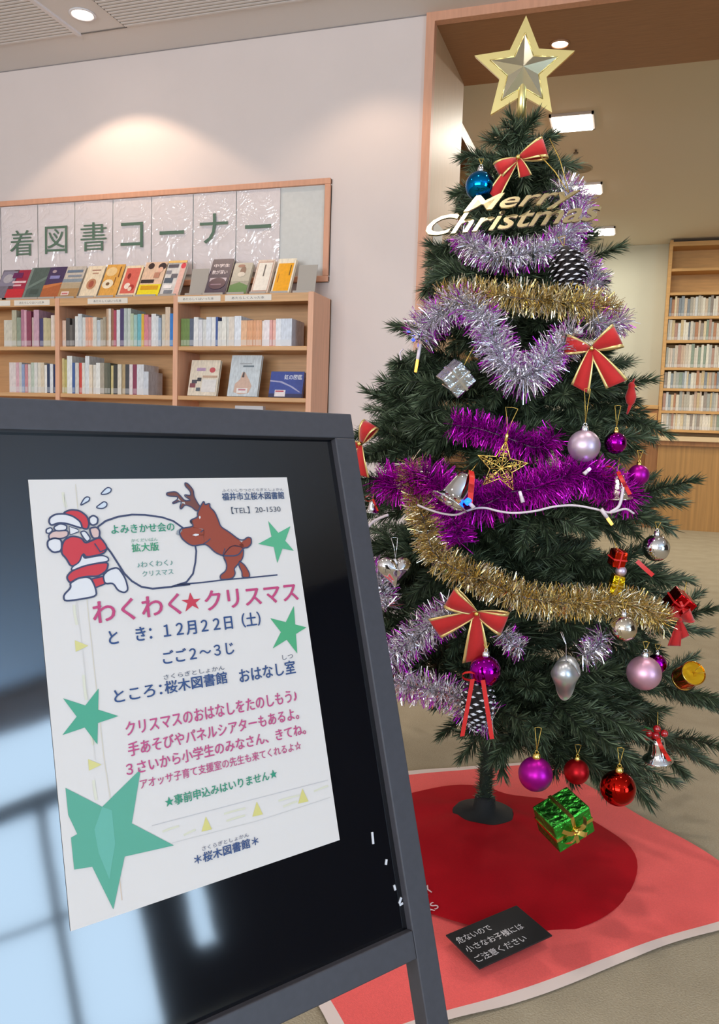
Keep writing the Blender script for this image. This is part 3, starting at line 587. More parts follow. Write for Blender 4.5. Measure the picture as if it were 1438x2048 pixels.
for nm, (a, b) in (('stile', (0.0, FRW)), ('stile', (-PWD-FRW, -PWD))):
    mb = MB(); vb = vfl
    # foot cut level with the floor
    P = []
    for w in (-0.014, 0.010):
        q = BP0+BN*w; v0 = -(q[2]-0.0035)/BU[2]
        for u in (a, b): P.append((u, v0, w))
    vs = [BP0+BH*u+BU*v+BN*w for (u, v, w) in P]+[BP0+BH*u+BU*0.0+BN*w for w in (-0.014, 0.010) for u in (a, b)]
    mb.add(vs, [(0, 1, 3, 2), (4, 6, 7, 5), (0, 4, 5, 1), (2, 3, 7, 6), (0, 2, 6, 4), (1, 5, 7, 3)], m_frame); mb.build(nm, bd, OBd, bevel=0.0015)
# rear support: a second pair of legs hinged at the top
top = BP0+BU*0.02-BN*0.016
BU2 = cos(radians(17))*np.array([0, 0, 1.0])-sin(radians(17))*BB
ln = (top[2]-0.0038)/BU2[2]; N2 = np.cross(BH, BU2)
for a in (0.003, -PWD-FRW+0.003):
    MB().obox(top, (BH, BU2, N2), (a, -ln, -0.022), (a+0.024, -0.02, -0.001), m_frame).build('rear_leg', bd, OBd, bevel=0.0015)
MB().obox(top, (BH, BU2, N2), (-PWD, -0.70, -0.020), (0.003, -0.67, -0.003), m_frame).build('rear_crossbar', bd, OBd, bevel=0.0015)
MB().obox(top, (BH, BU2, N2), (-PWD, -0.05, -0.020), (0.003, -0.02, -0.003), m_frame).build('rear_crossbar', bd, OBd, bevel=0.0015)
m_scrap = mat('tape_scrap', (205, 205, 210), 0.5)
for (x, y, l, a) in ((745, 1676, 0.013, 1.5), (772, 1724, 0.006, 1.2), (789, 1775, 0.006, 1.7), (800, 1801, 0.007, 0.9), (802, 1808, 0.005, 0.1)):
    u, v = on_board(x, y); mb = MB(); mb.obox(BP0+BH*u+BU*v, (BH*cos(a)+BU*sin(a), -BH*sin(a)+BU*cos(a), BN), (-l/2, -0.0012, 0), (l/2, 0.0012, 0.001), m_scrap)
    o = mb.build('tape_scrap', bd, OBd); o['label'] = 'small white scrap of old tape on the panel'

# ---- poster
u0, v1 = on_board(58, 962); u1, v0 = on_board(678, 1677)
u0, u1, v0, v1 = u0-0.001, u1, v0-0.0015, v1+0.001
PO = BP0+BH*((u0+u1)/2)+BU*v0+BN*0.0012; POt = tuple(PO)
m_paper = mat('poster_paper', (206, 200, 196), 0.65)
ps = thing('poster', 'white printed Christmas event poster taped to the black panel', 'poster', POt)
MB().obox(BP0, AX, (u0, v0, 0.0005), (u1, v1, 0.0012), m_paper).build('paper', ps, POt)
LAY = 0.0014
def ink(c): return mat('ink_'+c, tuple(int(int(c[i:i+2], 16)*0.87) for i in (0, 2, 4)), 0.6)
def ptext(s, a, b, hpx, c, bold=0.012, lab=None):
    ua, va = on_board(*a); ub, vb = on_board(*b); mx, my = (a[0]+b[0])/2, (a[1]+b[1])/2
    hh = on_board(mx, my-hpx/2)[1]-on_board(mx, my+hpx/2)[1]; vm = (va+vb)/2
    mb = MB()
    for k, (dx, dy) in enumerate(((0, 0),) if bold <= 0.004 else ((-1, 0), (1, 0), (0, -1), (0, 1))):     # heavier strokes: overprinted, a hair apart
        add_text(mb, s, BP0+BH*(ua+dx*bold*hh*1.1)+BU*(vm-hh/2+dy*bold*hh*0.8)+BN*(LAY+0.0008+0.00003*k), BH, BU, BN, ub-ua, ink(c), 0.0, hh)
    o = mb.build('lettering', ps, POt)
    if lab: o['label'] = lab
NAVY, PINK, TEAL = '2c4e86', 'cc4a86', '2c9a78'
ptext('ふくいしりつさくらぎとしょかん', (442.5, 981), (565, 980), 6, '56627c', 0.0)
ptext('福井市立桜木図書館', (442.5, 994.5), (566, 991), 15, '34507c', 0.018)
ptext('【TEL】20-1530', (461, 1022), (559, 1018), 14, '4a5468', 0.0)
ptext('よみきかせ会の', (221, 1058.5), (347, 1055), 18, TEAL, 0.016)
ptext('かくだいばん', (261, 1081), (314, 1080), 7, '5aa890', 0.0)
ptext('拡大版', (262, 1096), (316, 1094), 17, '22a070', 0.012)
ptext('♪わくわく♪', (273, 1129), (344, 1126.5), 12, '4f9a90', 0.0)
ptext('クリスマス', (283, 1147.5), (345, 1144.5), 11, '4f9a90', 0.0)
ptext('わくわく', (184.6, 1226), (359, 1208), 43, 'cc447c', 0.022)
ptext('クリスマス', (408, 1201), (593, 1184), 38, 'cc447c', 0.022)
ptext('と　き：１２月２２日（土）', (216, 1272), (519, 1240.5), 30, NAVY, 0.02)
ptext('ごご２～３じ', (324, 1313), (466, 1298), 26, NAVY, 0.02)
ptext('さくらぎとしょかん', (325.5, 1353.5), (447, 1336.5), 10, '56627c', 0.0)
ptext('ところ：', (227, 1393), (322, 1378), 25, NAVY, 0.02)
ptext('桜木図書館', (328, 1375), (452, 1355), 25, NAVY, 0.02)
ptext('おはなし室', (477, 1352), (588, 1333), 27, NAVY, 0.018)
ptext('しつ', (563, 1315.5), (584, 1312), 10, '56627c', 0.0)
ptext('クリスマスのおはなしをたのしもう♪', (249.5, 1454), (592, 1394), 26, PINK, 0.016)
ptext('手あそびやパネルシアターもあるよ。', (254, 1492), (596, 1433), 26, PINK, 0.016)
ptext('３さいから小学生のみなさん、きてね。', (250, 1530), (610, 1465), 25, PINK, 0.016)
ptext('アオッサ子育て支援室の先生も来てくれるよ☆', (278, 1562), (601, 1496), 19, PINK, 0.01)
ptext('★事前申込みはいりません★', (328.5, 1602), (552, 1549), 20, TEAL, 0.016)
ptext('さくらぎとしょかん', (402, 1694), (496, 1672), 9, '5a6484', 0.0)
ptext('＊桜木図書館＊', (386.6, 1716), (515, 1684), 20, NAVY, 0.02)
def shape(mb, pts, layer, c):
    mb.add([BP0+BH*u+BU*v+BN*(LAY+layer*0.00012) for u, v in pts], [tuple(range(len(pts)))], ink(c))
def pshape(mb, pts, layer, c): shape(mb, [on_board(*p) for p in pts], layer, c)
def pentagram(t):
    def X(a, b, c, d):
        a, b, c, d = map(np.array, (a, b, c, d)); q = np.linalg.solve(np.array([b-a, -(d-c)]).T, c-a); return tuple(a+q[0]*(b-a))
    out = []
    for i in range(5):
        out.append(t[i]); out.append(X(t[i], t[(i+2) % 5], t[(i-1) % 5], t[(i+1) % 5]))
    return out
def fan(mb, pts, layer, c): pshape(mb, pts, layer, c)
Z2 = lambda p: (40+p[0]*0.459, 930+p[1]*0.459)
Z3 = lambda p: (40+p[0]*0.4729, 1280+p[1]*0.4729)
mb = MB(); fan(mb, pentagram([Z2(p) for p in ((738, 556), (784, 583), (776, 628), (718, 640), (700, 590))]), 3, 'd43a50')
o = mb.build('printed_star', ps, POt); o['label'] = 'small red star inside the title'
for T, c, lab in (([Z2(p) for p in ((1078, 245), (1175, 268), (1190, 375), (1118, 428), (1035, 345))], '5ab98a', 'top right green star'),
               ([Z2(p) for p in ((1190, 615), (1245, 708), (1205, 822), (1098, 800), (1087, 668))], '4fb07c', 'green star beside the date'),
               ([Z3(p) for p in ((330, 205), (413, 322), (325, 442), (177, 402), (180, 247))], '4fae8e', 'green star at the left edge')):
    mb = MB(); fan(mb, pentagram(T), 3, c); o = mb.build('printed_star', ps, POt); o['label'] = lab
mb = MB()
big = [Z3(p) for p in ((190, 625), (345, 705), (508, 545), (470, 775), (648, 868), (440, 915), (392, 1138), (303, 958), (227, 970), (213, 835), (240, 820), (202, 740))]
fan(mb, big, 3, '5cb096'); fan(mb, [Z3(p) for p in ((345, 705), (385, 720), (400, 860), (375, 1010), (330, 900), (312, 800))], 4, '6cbca8')
o = mb.build('printed_star', ps, POt); o['label'] = 'large green star at the lower left'
# pale yellow ribbon borders
mb = MB()
def stroke(mb, pts, wpx, layer, c, closed=False):
    P = [np.array(on_board(*p)) for p in pts]
    if closed: P = P+[P[0]]
    sc = (on_board(300, 1100)[0]-on_board(290, 1100)[0])/10*wpx/2*1.25
    L = []; R = []
    for i, p in enumerate(P):
        a = P[i-1] if i else (P[-2] if closed else p); b = P[i+1] if i < len(P)-1 else (P[1] if closed else p)
        t = b-a; t = t/(np.linalg.norm(t)+1e-9); n = np.array([-t[1], t[0]]); L.append(p+n*sc); R.append(p-n*sc)
    q = L+R; n = len(P)
    mb.add([BP0+BH*u+BU*v+BN*(LAY+layer*0.00012) for u, v in q], [(i, n+i, n+i+1, i+1) for i in range(n-1)], ink(c))
stroke(mb, [(150, 969), (178, 1250), (207, 1517), (220, 1600)], 1.2, 1, 'e6dcc8'); stroke(mb, [(127, 990), (158, 1250), (190, 1520)], 1, 1, 'e8e2dc')
stroke(mb, [(225, 1640), (243, 1800)], 1.2, 1, 'e8d0b8')
stroke(mb, [Z3((555, 785)), Z3((900, 695)), Z3((1300, 592))], 1.2, 1, 'd4cfd0'); stroke(mb, [Z3((640, 858)), Z3((1000, 765)), Z3((1310, 665))], 1, 1, 'dcd8d4')
for c, s in (((785, 780), 0), ((1000, 717), 0), ((1193, 662), 0)):
    pshape(mb, [Z3((c[0]-20, c[1]+30)), Z3((c[0]+24, c[1]+20)), Z3((c[0]-2, c[1]-34))], 2, 'e4da84')
for c in (Z3((257, 25)), Z3((313, 527))):
    pshape(mb, [(c[0]-13, c[1]-11), (c[0]+14, c[1]), (c[0]-11, c[1]+12)], 2, 'e8de90')
for (x, y, l) in ((600, 800, 70), (860, 725, 90), (1090, 670, 90), (870, 755, 80), (1240, 630, 60), (690, 815, 50), (1110, 695, 60)):
    stroke(mb, [Z3((x, y+10)), Z3((x+l*0.5, y-3)), Z3((x+l, y-14))], 3, 1, 'e8e4cc')
for (x, y, l) in ((125, 985, 30), (147, 1210, 40), (166, 1350, 50), (180, 1450, 40), (186, 1560, 40)):
    stroke(mb, [(x, y), (x+2, y+l*0.5), (x+6, y+l)], 4, 1, 'eae6d2')
o = mb.build('ribbon_print', ps, POt); o['label'] = 'pale yellow ribbon pattern'
# drawing: figure in red coat pulling a sack, deer pushing it
LINE = '3c4668'
ZS = lambda p: (60+p[0]*0.18776, 960+p[1]*0.18776)
ZR = lambda p: (310+p[0]*0.21558, 940+p[1]*0.21558)
def art(mb, pts, c, layer, Z, w=2.6, closed=True, smooth=False):
    q = [Z(p) for p in pts]
    for _ in range(2 if closed and len(q) > 4 else 0):                 # round the corners of the outline a little
        q = [w for a, b in zip(q, q[1:]+q[:1]) for w in ((a[0]*0.8+b[0]*0.2, a[1]*0.8+b[1]*0.2), (a[0]*0.2+b[0]*0.8, a[1]*0.2+b[1]*0.8))]
    if c: fan(mb, q, layer, c)
    stroke(mb, q, w, layer+1, LINE, closed)
mb = MB()
sack = [(720, 500), (800, 440), (930, 395), (1080, 372), (1220, 375), (1400, 400), (1520, 440), (1660, 540), (1740, 640), (1765, 760), (1755, 880), (1730, 1000), (1660, 1090), (1500, 1140), (1300, 1160), (1180, 1140), (1080, 1080), (1000, 1000), (930, 890), (860, 780), (790, 690), (735, 605)]
stroke(mb, [ZS(p) for p in sack], 3.0, 2, LINE, True)
stroke(mb, [ZS(p) for p in ((1500, 1140), (1700, 1115))]+[ZR(p) for p in ((200, 1065), (440, 1045), (640, 1020), (880, 1000), (1130, 975))], 2.4, 2, LINE)
mb.build('sack_drawing', ps, POt)
mb = MB(); RED = 'd83a46'; WH = 'efecef'; SK = 'e8c4bc'
art(mb, [(880, 1100), (930, 1180), (1000, 1205), (1040, 1170), (1010, 1050), (930, 930), (830, 960), (770, 1020), (790, 1110)], WH, 3, ZS)
art(mb, [(640, 1060), (770, 1030), (790, 1110), (690, 1150)], RED, 4, ZS)
art(mb, [(420, 1100), (430, 1150), (350, 1230), (360, 1295), (520, 1275), (705, 1240), (690, 1150), (650, 1060), (600, 1035), (500, 1050)], WH, 5, ZS)
art(mb, [(380, 1040), (420, 1105), (500, 1050), (600, 1030), (720, 1030), (810, 970), (830, 880), (700, 890), (560, 920), (430, 975)], RED, 6, ZS)
art(mb, [(440, 600), (360, 640), (330, 710), (330, 790), (380, 840), (430, 930), (520, 890), (560, 780), (590, 830), (780, 790), (820, 720), (740, 610), (650, 650), (580, 680), (540, 620)], RED, 6, ZS)
art(mb, [(440, 930), (430, 975), (560, 920), (700, 890), (830, 870), (825, 830), (760, 805), (620, 830), (570, 840), (550, 790), (520, 880)], WH, 8, ZS, 2)
art(mb, [(180, 650), (250, 620), (330, 640), (330, 760), (240, 780), (180, 720)], WH, 7, ZS)
art(mb, [(190, 590), (240, 545), (400, 540), (400, 600), (330, 630), (250, 625), (200, 645)], SK, 7, ZS, 2)
art(mb, [(340, 360), (420, 320), (520, 330), (600, 390), (625, 470), (605, 530), (550, 520), (510, 430), (420, 380)], RED, 7, ZS)
art(mb, [(195, 460), (200, 410), (260, 370), (360, 365), (450, 390), (530, 450), (550, 520), (480, 500), (390, 470), (300, 460), (220, 490)], WH, 9, ZS)
art(mb, [(620, 410), (665, 380), (715, 410), (710, 470), (660, 490), (625, 465)], WH, 9, ZS)
art(mb, [(165, 530), (215, 510), (235, 540), (200, 575), (165, 570)], WH, 9, ZS, 2)
art(mb, [(240, 510), (310, 470), (385, 490), (380, 540), (270, 550)], WH, 10, ZS, 2)
art(mb, [(620, 520), (700, 505), (735, 545), (730, 620), (660, 630)], SK, 9, ZS)
art(mb, [(525, 560), (580, 545), (640, 630), (600, 665), (560, 620)], WH, 10, ZS, 2)
art(mb, [(410, 500), (500, 530), (515, 555), (420, 590)], WH, 8, ZS, 1.6)
stroke(mb, [ZS((680, 680)), ZS((740, 770)), ZS((810, 740))], 2, 9, LINE)
for a, b, c in (((525, 280), (575, 190), (630, 190)), ((740, 160), (800, 90), (860, 95)), ((690, 300), (760, 240), (815, 250))):
    dx, dy = c[0]-a[0], c[1]-a[1]; art(mb, [a, (b[0]-5, b[1]+10), (b[0]+25, b[1]-8), c, (c[0]-5, c[1]+35), (c[0]-50, c[1]+60)], 'dde6f2', 3, ZS, 1.8)
o = mb.build('figure_drawing', ps, POt); o['label'] = 'drawn bearded figure in red coat and cap pulling the sack'
mb = MB(); BR = 'a0442f'; ANT = '7c4840'
art(mb, [(270, 120), (300, 130), (350, 190), (355, 250), (400, 330), (430, 350), (380, 390), (330, 345), (270, 325), (235, 370), (222, 352), (240, 300), (215, 295), (160, 320), (155, 305), (200, 280), (205, 250), (130, 248), (98, 235), (105, 212), (190, 202), (235, 250), (270, 290), (330, 285), (270, 250), (268, 232), (325, 242), (320, 200), (270, 150)], None, 5, ZR, 1.8)
for q in ([(270, 120), (300, 130), (350, 190), (355, 250), (320, 240), (320, 195), (275, 150)], [(98, 235), (105, 212), (190, 202), (240, 250), (275, 300), (240, 300), (200, 248), (130, 248)], [(270, 232), (330, 240), (360, 250), (400, 330), (430, 350), (380, 390), (330, 345), (275, 325), (270, 290), (320, 285)], [(155, 305), (205, 280), (225, 290), (165, 322)], [(222, 352), (250, 310), (275, 325), (238, 370)]):
    fan(mb, [ZR(p) for p in q], 4, ANT)
art(mb, [(770, 840), (830, 890), (870, 960), (870, 1000), (800, 1000), (800, 950), (770, 890)], BR, 5, ZR, 2)
art(mb, [(620, 800), (660, 880), (650, 940), (595, 980), (600, 1020), (680, 1015), (720, 1000), (738, 960), (725, 920), (750, 890), (810, 820), (815, 720), (700, 700)], BR, 6, ZR, 2)
art(mb, [(385, 400), (420, 330), (445, 290), (455, 330), (500, 310), (500, 350), (545, 390), (580, 470), (600, 530), (680, 580), (770, 650), (815, 655), (850, 625), (885, 635), (885, 690), (850, 725), (815, 725), (760, 800), (620, 800), (550, 770), (490, 710), (450, 690), (350, 710), (300, 690), (240, 640), (215, 580), (235, 545), (340, 530), (345, 510), (320, 490), (320, 470), (390, 440)], None, 8, ZR, 2.2)
for q in ([(385, 400), (420, 330), (445, 290), (455, 330), (500, 310), (500, 350), (545, 390), (580, 470), (600, 530), (520, 560), (440, 550), (350, 540), (345, 510), (320, 490), (320, 470), (390, 440)], [(440, 550), (520, 560), (600, 530), (680, 580), (770, 650), (815, 700), (815, 725), (760, 800), (620, 800), (550, 770), (490, 710), (450, 690)], [(815, 655), (850, 625), (885, 635), (885, 690), (850, 725), (815, 725), (770, 700)], [(235, 545), (340, 530), (450, 560), (450, 610), (330, 612), (250, 575)], [(215, 600), (240, 570), (330, 610), (440, 600), (450, 690), (350, 710), (300, 690), (240, 640)]):
    fan(mb, [ZR(p) for p in q], 7, BR)
fan(mb, [ZR(p) for p in ((195, 570), (225, 545), (245, 560), (215, 610), (190, 600))], 8, '9aa0a8')
fan(mb, [ZR(p) for p in ((337, 608), (365, 595), (396, 598), (400, 608), (370, 618))], 9, WH)
fan(mb, [ZR(p) for p in ((398, 440), (408, 428), (416, 442), (406, 462))], 9, WH)
fan(mb, [ZR(p) for p in ((318, 478), (332, 470), (342, 488), (330, 505))], 9, '3a3038')
stroke(mb, [ZR((440, 690)), ZR((480, 665)), ZR((505, 640))], 1.6, 9, LINE); stroke(mb, [ZR((640, 730)), ZR((620, 800)), ZR((650, 850))], 1.6, 9, LINE)
stroke(mb, [ZR((415, 580)), ZR((440, 560))], 1.6, 9, LINE)
o = mb.build('deer_drawing', ps, POt); o['label'] = 'drawn brown antlered deer standing up and pushing the sack'

# ================================================================== RED CLOTH, SKIRT AND CARD ON THE FLOOR
A_, B_, C_, D_ = (-0.366, 1.12), (0.394, 1.869), (-0.177, 2.466), (-1.062, 1.846)
m_cloth = mat('coral_red_cloth', (242, 98, 94), 0.85, noise=(300, 0.06), bump=(500, 0.15)); m_hem = mat('white_cloth_hem', (226, 208, 200), 0.85)
def bil(s, t): return [(1-s)*(1-t)*a+s*(1-t)*b+s*t*c+(1-s)*t*d for a, b, c, d in zip(A_, B_, C_, D_)]
mb = MB(); n = 40; vs = []; fs_in = []; fs_out = []
for j in range(n+1):
    for i in range(n+1):
        s, t = i/n, j/n; x, y = bil(s, t)
        edge = max(0, 1-min(s, t, 1-s, 1-t)*14)
        vs.append((x+0.006*edge*sin(17*t+3*s), y+0.007*edge*sin(13*s+5*t), 0.0032+0.0012*(1+sin(5*x+9*y)*sin(7*x-4*y))+0.005*edge*max(0, sin(11*s+8*t))))
for j in range(n):
    for i in range(n):
        f = (j*(n+1)+i, j*(n+1)+i+1, (j+1)*(n+1)+i+1, (j+1)*(n+1)+i)
        (fs_out if (j == 0 or i == 0 or j == n-1) else fs_in).append(f)
cl = thing('floor_cloth', 'coral red square cloth with white hem spread under the tree', 'cloth', (-0.3, 1.83, 0))
MB().add(vs, fs_in, m_cloth, True).build('cloth', cl, (-0.3, 1.83, 0)); o = MB().add(vs, fs_out, m_hem, True).build('hem', cl, (-0.3, 1.83, 0)); o['label'] = 'white hem'
# round skirt
SX, SYc, SR = -0.25, 1.865, 0.332
m_skirt = mat('crimson_felt', (172, 8, 24), 0.9, spec=0.15, noise=(260, 0.06), bump=(6, 0.25))
TX, TYr = -0.294, 2.007
def skirt_z(r, a): return 0.007+0.020*max(0, 1-(r/SR)**2)+(0.0035*sin(3*a+0.6)+0.003*sin(7*a))*(r/SR)
vs = []; fs = []; NA = 72; NR = 14
for i in range(NR+1):
    for k in range(NA):
        a = 2*pi*k/NA; q = i/NR
        # hole around the trunk, which stands off-centre
        hx, hy = TX+0.075*cos(a), TYr+0.075*sin(a); ex, ey = SX+(SR+0.008*sin(5*a))*cos(a), SYc+(SR+0.006*sin(4*a+1))*sin(a)
        x, y = hx+(ex-hx)*q, hy+(ey-hy)*q; r = min(SR, sqrt((x-SX)**2+(y-SYc)**2))
        vs.append((x, y, skirt_z(r, a)))
for i in range(NR):
    for k in range(NA): fs.append((i*NA+k, (i+1)*NA+k, (i+1)*NA+(k+1) % NA, i*NA+(k+1) % NA))
sk = thing('tree_skirt', 'round crimson tree skirt lying on the coral cloth', 'tree skirt', (SX, SYc, 0.005))
MB().add(vs, fs, m_skirt, True).build('cloth', sk, (SX, SYc, 0.005))
m_sktxt = mat('white_felt_print', (226, 196, 196), 0.8); mb = MB()
e1 = np.array([-0.335, 1.622, 0.0305]); e0 = np.array([-0.363, 1.642, 0.0305])
dU = (onZ(884, 1764, 0.03)-onZ(840, 1790, 0.03)); dU[2] = 0; dU /= np.linalg.norm(dU); dV = np.array([-dU[1], dU[0], 0])
E1 = onZ(873, 1768, 0.031); E2 = onZ(882, 1800, 0.031)
for s, P, w in (('MERRY', E1, 0.11), ('CHRISTMAS', E2, 0.17)):
    vs_, fs_ = text_mesh(s, 0.0, 0.2); lo, hi = vs_.min(0), vs_.max(0); sc = w/(hi[0]-lo[0])
    mb.add([P+dU*((x-hi[0])*sc)+dV*((y-lo[1])*sc) for x, y in vs_], fs_, m_sktxt)
def drape(o_mb):
    out = []
    for (x, y, z) in o_mb.v:
        r = sqrt((x-SX)**2+(y-SYc)**2); out.append((x, y, skirt_z(r, atan2(y-SYc, x-SX))+0.004 if r < SR+0.01 else 0.0075))
    o_mb.v = out
drape(mb); mb.build('lettering', sk, (SX, SYc, 0.005))
# black card
c0, c1, c2, c3 = onZ(893, 1865, 0.03), onZ(1037, 1815, 0.035), onZ(1100, 1868, 0.03), onZ(958, 1945, 0.022)
cc = (c0+c1+c2+c3)/4; cu = (c1+c2-c0-c3)/2; cw = np.linalg.norm(cu); cu /= cw; cn = np.cross(cu, (c1+c0-c2-c3)/2); cn /= np.linalg.norm(cn); cv = np.cross(cn, cu)
chh = abs(((c0+c1-c2-c3)/2)@cv)
card = thing('warning_card', 'black card with white warning text lying on the crimson skirt', 'sign', tuple(cc))
MB().obox(cc, (cu, cv, cn), (-cw/2, -chh/2, -0.0015), (cw/2, chh/2, 0.0015), mat('black_card', (22, 22, 24), 0.6)).build('card', card, tuple(cc), bevel=0.0005)
mb = MB(); m_ct = mat('white_card_print', (205, 200, 200), 0.6)
for s, l, v, w in (('危ないので', -0.46, 0.17, 0.46), ('小さなお子様には', -0.46, -0.10, 0.78), ('ご注意ください', -0.46, -0.38, 0.68)):
    add_text(mb, s, cc+cu*(l*cw)+cv*(v*chh)+cn*0.0019, cu, cv, cn, w*cw, m_ct, 0.006, chh*0.17)
mb.build('lettering', card, tuple(cc))
# ================================================================== CHRISTMAS TREE
ENV = [(-0.05, 0.50), (0.10, 0.52), (0.18, 0.54), (0.30, 0.54), (0.49, 0.49), (0.66, 0.45), (0.80, 0.42), (0.99, 0.37), (1.08, 0.335), (1.18, 0.30), (1.28, 0.28), (1.37, 0.22), (1.49, 0.165), (1.62, 0.115), (1.68, 0.06), (1.76, 0.02), (2.1, 0.02)]
def env(z): return float(np.interp(z, [e[0] for e in ENV], [e[1] for e in ENV]))
TDEP = float((np.array([TX, TYr, 0.9])-EYE)@FW)
def surf(px, py, s=1.0, add=0.0):
    """point where the sight line first meets the tree's outline surface; beside the tree, the point nearest its axis"""
    d = ray(px, py); best = None
    for t in np.arange(1.25, 2.05, 0.003):
        P = EYE+t*d; g = sqrt((P[0]-TX)**2+(P[1]-TYr)**2)-env(P[2])*s-add
        if g <= 0: return P
        if best is None or g < best[0]: best = (g, P)
    return best[1]
GREENS = [mat('needle_dark_green', (46, 58, 40), 0.6), mat('needle_green', (66, 82, 56), 0.6), mat('needle_light_green', (112, 128, 98), 0.6)]
m_bark = mat('wrapped_stem', (40, 44, 34), 0.8); m_stem = mat('tree_pole', (34, 48, 38), 0.7)
def brush(mb, pts, ln, dens, w=0.0021, ang=0.9, r0=0.0, tip=True):
    """needles all round a twig; one thin blade each"""
    P = np.array(pts); seg = np.linalg.norm(np.diff(P, axis=0), axis=1); L = seg.sum(); n = max(6, int(L*dens))
    cum = np.concatenate([[0], np.cumsum(seg)]); s = rng.uniform(r0*L, L, n)
    pos = np.stack([np.interp(s, cum, P[:, k]) for k in range(3)], 1)
    idx = np.clip(np.searchsorted(cum, s)-1, 0, len(seg)-1); T = (np.diff(P, axis=0)/seg[:, None])[idx]
    R = rng.normal(size=(n, 3)); R -= T*(R*T).sum(1)[:, None]; R /= np.linalg.norm(R, axis=1)[:, None]
    a = ang*rng.uniform(0.65, 1.2, n)
    if tip: a = a*np.clip(1.15-0.75*(s/L)**3, 0.3, 1.2)
    D = T*np.cos(a)[:, None]+R*np.sin(a)[:, None]; l = ln*rng.uniform(0.7, 1.15, n)
    B = np.cross(D, rng.normal(size=(n, 3))); B /= np.linalg.norm(B, axis=1)[:, None]
    end = pos+D*l[:, None]+np.array([0, 0, -0.0015])*rng.uniform(0, 2, n)[:, None]
    V = np.stack([pos-B*w/2, pos+B*w/2, pos*0.35+end*0.65+B*w*0.45, end, pos*0.35+end*0.65-B*w*0.45], 1).reshape(-1, 3)
    ks = [mb.mi(m) for m in GREENS]; b0 = len(mb.v)
    mb.v.extend(map(tuple, V.tolist())); pick = rng.choice(3, n, p=[0.42, 0.40, 0.18])
    for i in range(n): q = b0+5*i; mb.f.append((q, q+1, q+2, q+3, q+4)); mb.m.append(ks[pick[i]]); mb.sm.append(False)
def branch(p0, p1, sag, parent, twigs=6, dens=1700, name='branch'):
    p0, p1 = np.array(p0, float), np.array(p1, float); L = np.linalg.norm(p1-p0)
    main = [p0+(p1-p0)*t+np.array([0, 0, sag*4*t*(1-t)]) for t in np.linspace(0, 1, 7)]
    mb = MB(); mb.tube(main, [0.004-0.0025*t for t in np.linspace(0, 1, 7)], m_bark, 5)
    brush(mb, main, 0.038, dens, r0=0.12)
    dirm = (p1-p0)/L; side = np.cross(dirm, [0, 0, 1.0]); side /= np.linalg.norm(side)+1e-9
    for k in range(twigs):
        t = 0.22+0.62*(k+rnd.uniform(0, 0.6))/twigs; o = np.array(main[0])*(1-t)+p1*t+np.array([0, 0, sag*4*t*(1-t)])
        sg = 1 if k % 2 else -1; ll = L*(0.36-0.16*t)*rnd.uniform(0.8, 1.2)+0.045
        d = dirm*0.72+side*sg*rnd.uniform(0.45, 0.85)+np.array([0, 0, rnd.uniform(-0.42, 0.50)]); d /= np.linalg.norm(d)
        tw_ = [o, o+d*ll*0.5+np.array([0, 0, 0.006]), o+d*ll]
        mb.tube(tw_, [0.0022, 0.0018, 0.001], m_bark, 4); brush(mb, tw_, 0.036, dens, r0=0.05)
    return mb.build(name, parent, TB)
TB = (TX, TYr, 0.012)
tree = thing('christmas_tree', 'decorated artificial Christmas tree standing on the red cloth', 'Christmas tree', TB)
mb = MB(); mb.tube([(TX, TYr, 0.03), (TX+0.001, TYr, 0.9), (TX+0.002, TYr, 1.72)], [0.017, 0.013, 0.007], m_stem, 10); mb.build('trunk', tree, TB)
mb = MB(); brush(mb, [(TX, TYr, 0.035), (TX, TYr, 0.5)], 0.034, 6500, ang=1.15, tip=False); brush(mb, [(TX, TYr, 0.5), (TX, TYr, 1.5)], 0.03, 1500, ang=1.1, tip=False); mb.build('trunk_needles', tree, TB)
mb = MB()
for z0, z1, l_ in ((0.38, 0.75, 0.17), (0.75, 1.05, 0.15), (1.05, 1.3, 0.11), (1.3, 1.6, 0.07)): brush(mb, [(TX, TYr, z0), (TX, TYr, z1)], l_, 5200, w=0.0034, ang=1.35, tip=False)
mb.build('inner_foliage', tree, TB)
mb = MB(); mb.lathe([(0.0001, 0.0), (0.085, 0.0), (0.082, 0.008), (0.07, 0.014), (0.03, 0.022), (0.026, 0.05), (0.020, 0.055), (0.018, 0.056)], mat('dark_green_stand', (10, 12, 12), 0.8), 32, (TX, TYr, 0.012)); mb.build('stand', tree, TB)
whorl = [(0.40, 8), (0.54, 8), (0.69, 8), (0.84, 8), (0.98, 8), (1.11, 8), (1.23, 7), (1.34, 7), (1.45, 6), (1.55, 5), (1.64, 3)]
a0 = 0.3
for i, (z, n) in enumerate(whorl):
    a0 += 0.61
    for k in range(n):
        a = a0+2*pi*k/n+rnd.uniform(-0.12, 0.12); dz = -0.10+0.11*(z/1.64)+rnd.uniform(-0.035, 0.045)
        if z < 0.6: dz = rnd.uniform(-0.20, -0.06) if (z < 0.5 and cos(a)*RT[0]+sin(a)*RT[1] > 0.15 and sin(a)*FW[1]+cos(a)*FW[0] < 0.3) else rnd.uniform(-0.03, 0.04)
        R = max(0.03, (env(z+dz)-0.034)*rnd.uniform(0.80, 0.97))
        branch((TX, TYr, z), (TX+R*cos(a), TYr+R*sin(a), z+dz), 0.035+0.02*rnd.random(), tree, twigs=11 if z < 1.0 else (8 if z < 1.4 else 4), dens=2100)
# top tuft
mb = MB(); brush(mb, [(TX, TYr, 1.56), (TX+0.002, TYr, 1.735)], 0.034, 3600, ang=0.9, tip=False); mb.build('top_tuft', tree, TB)
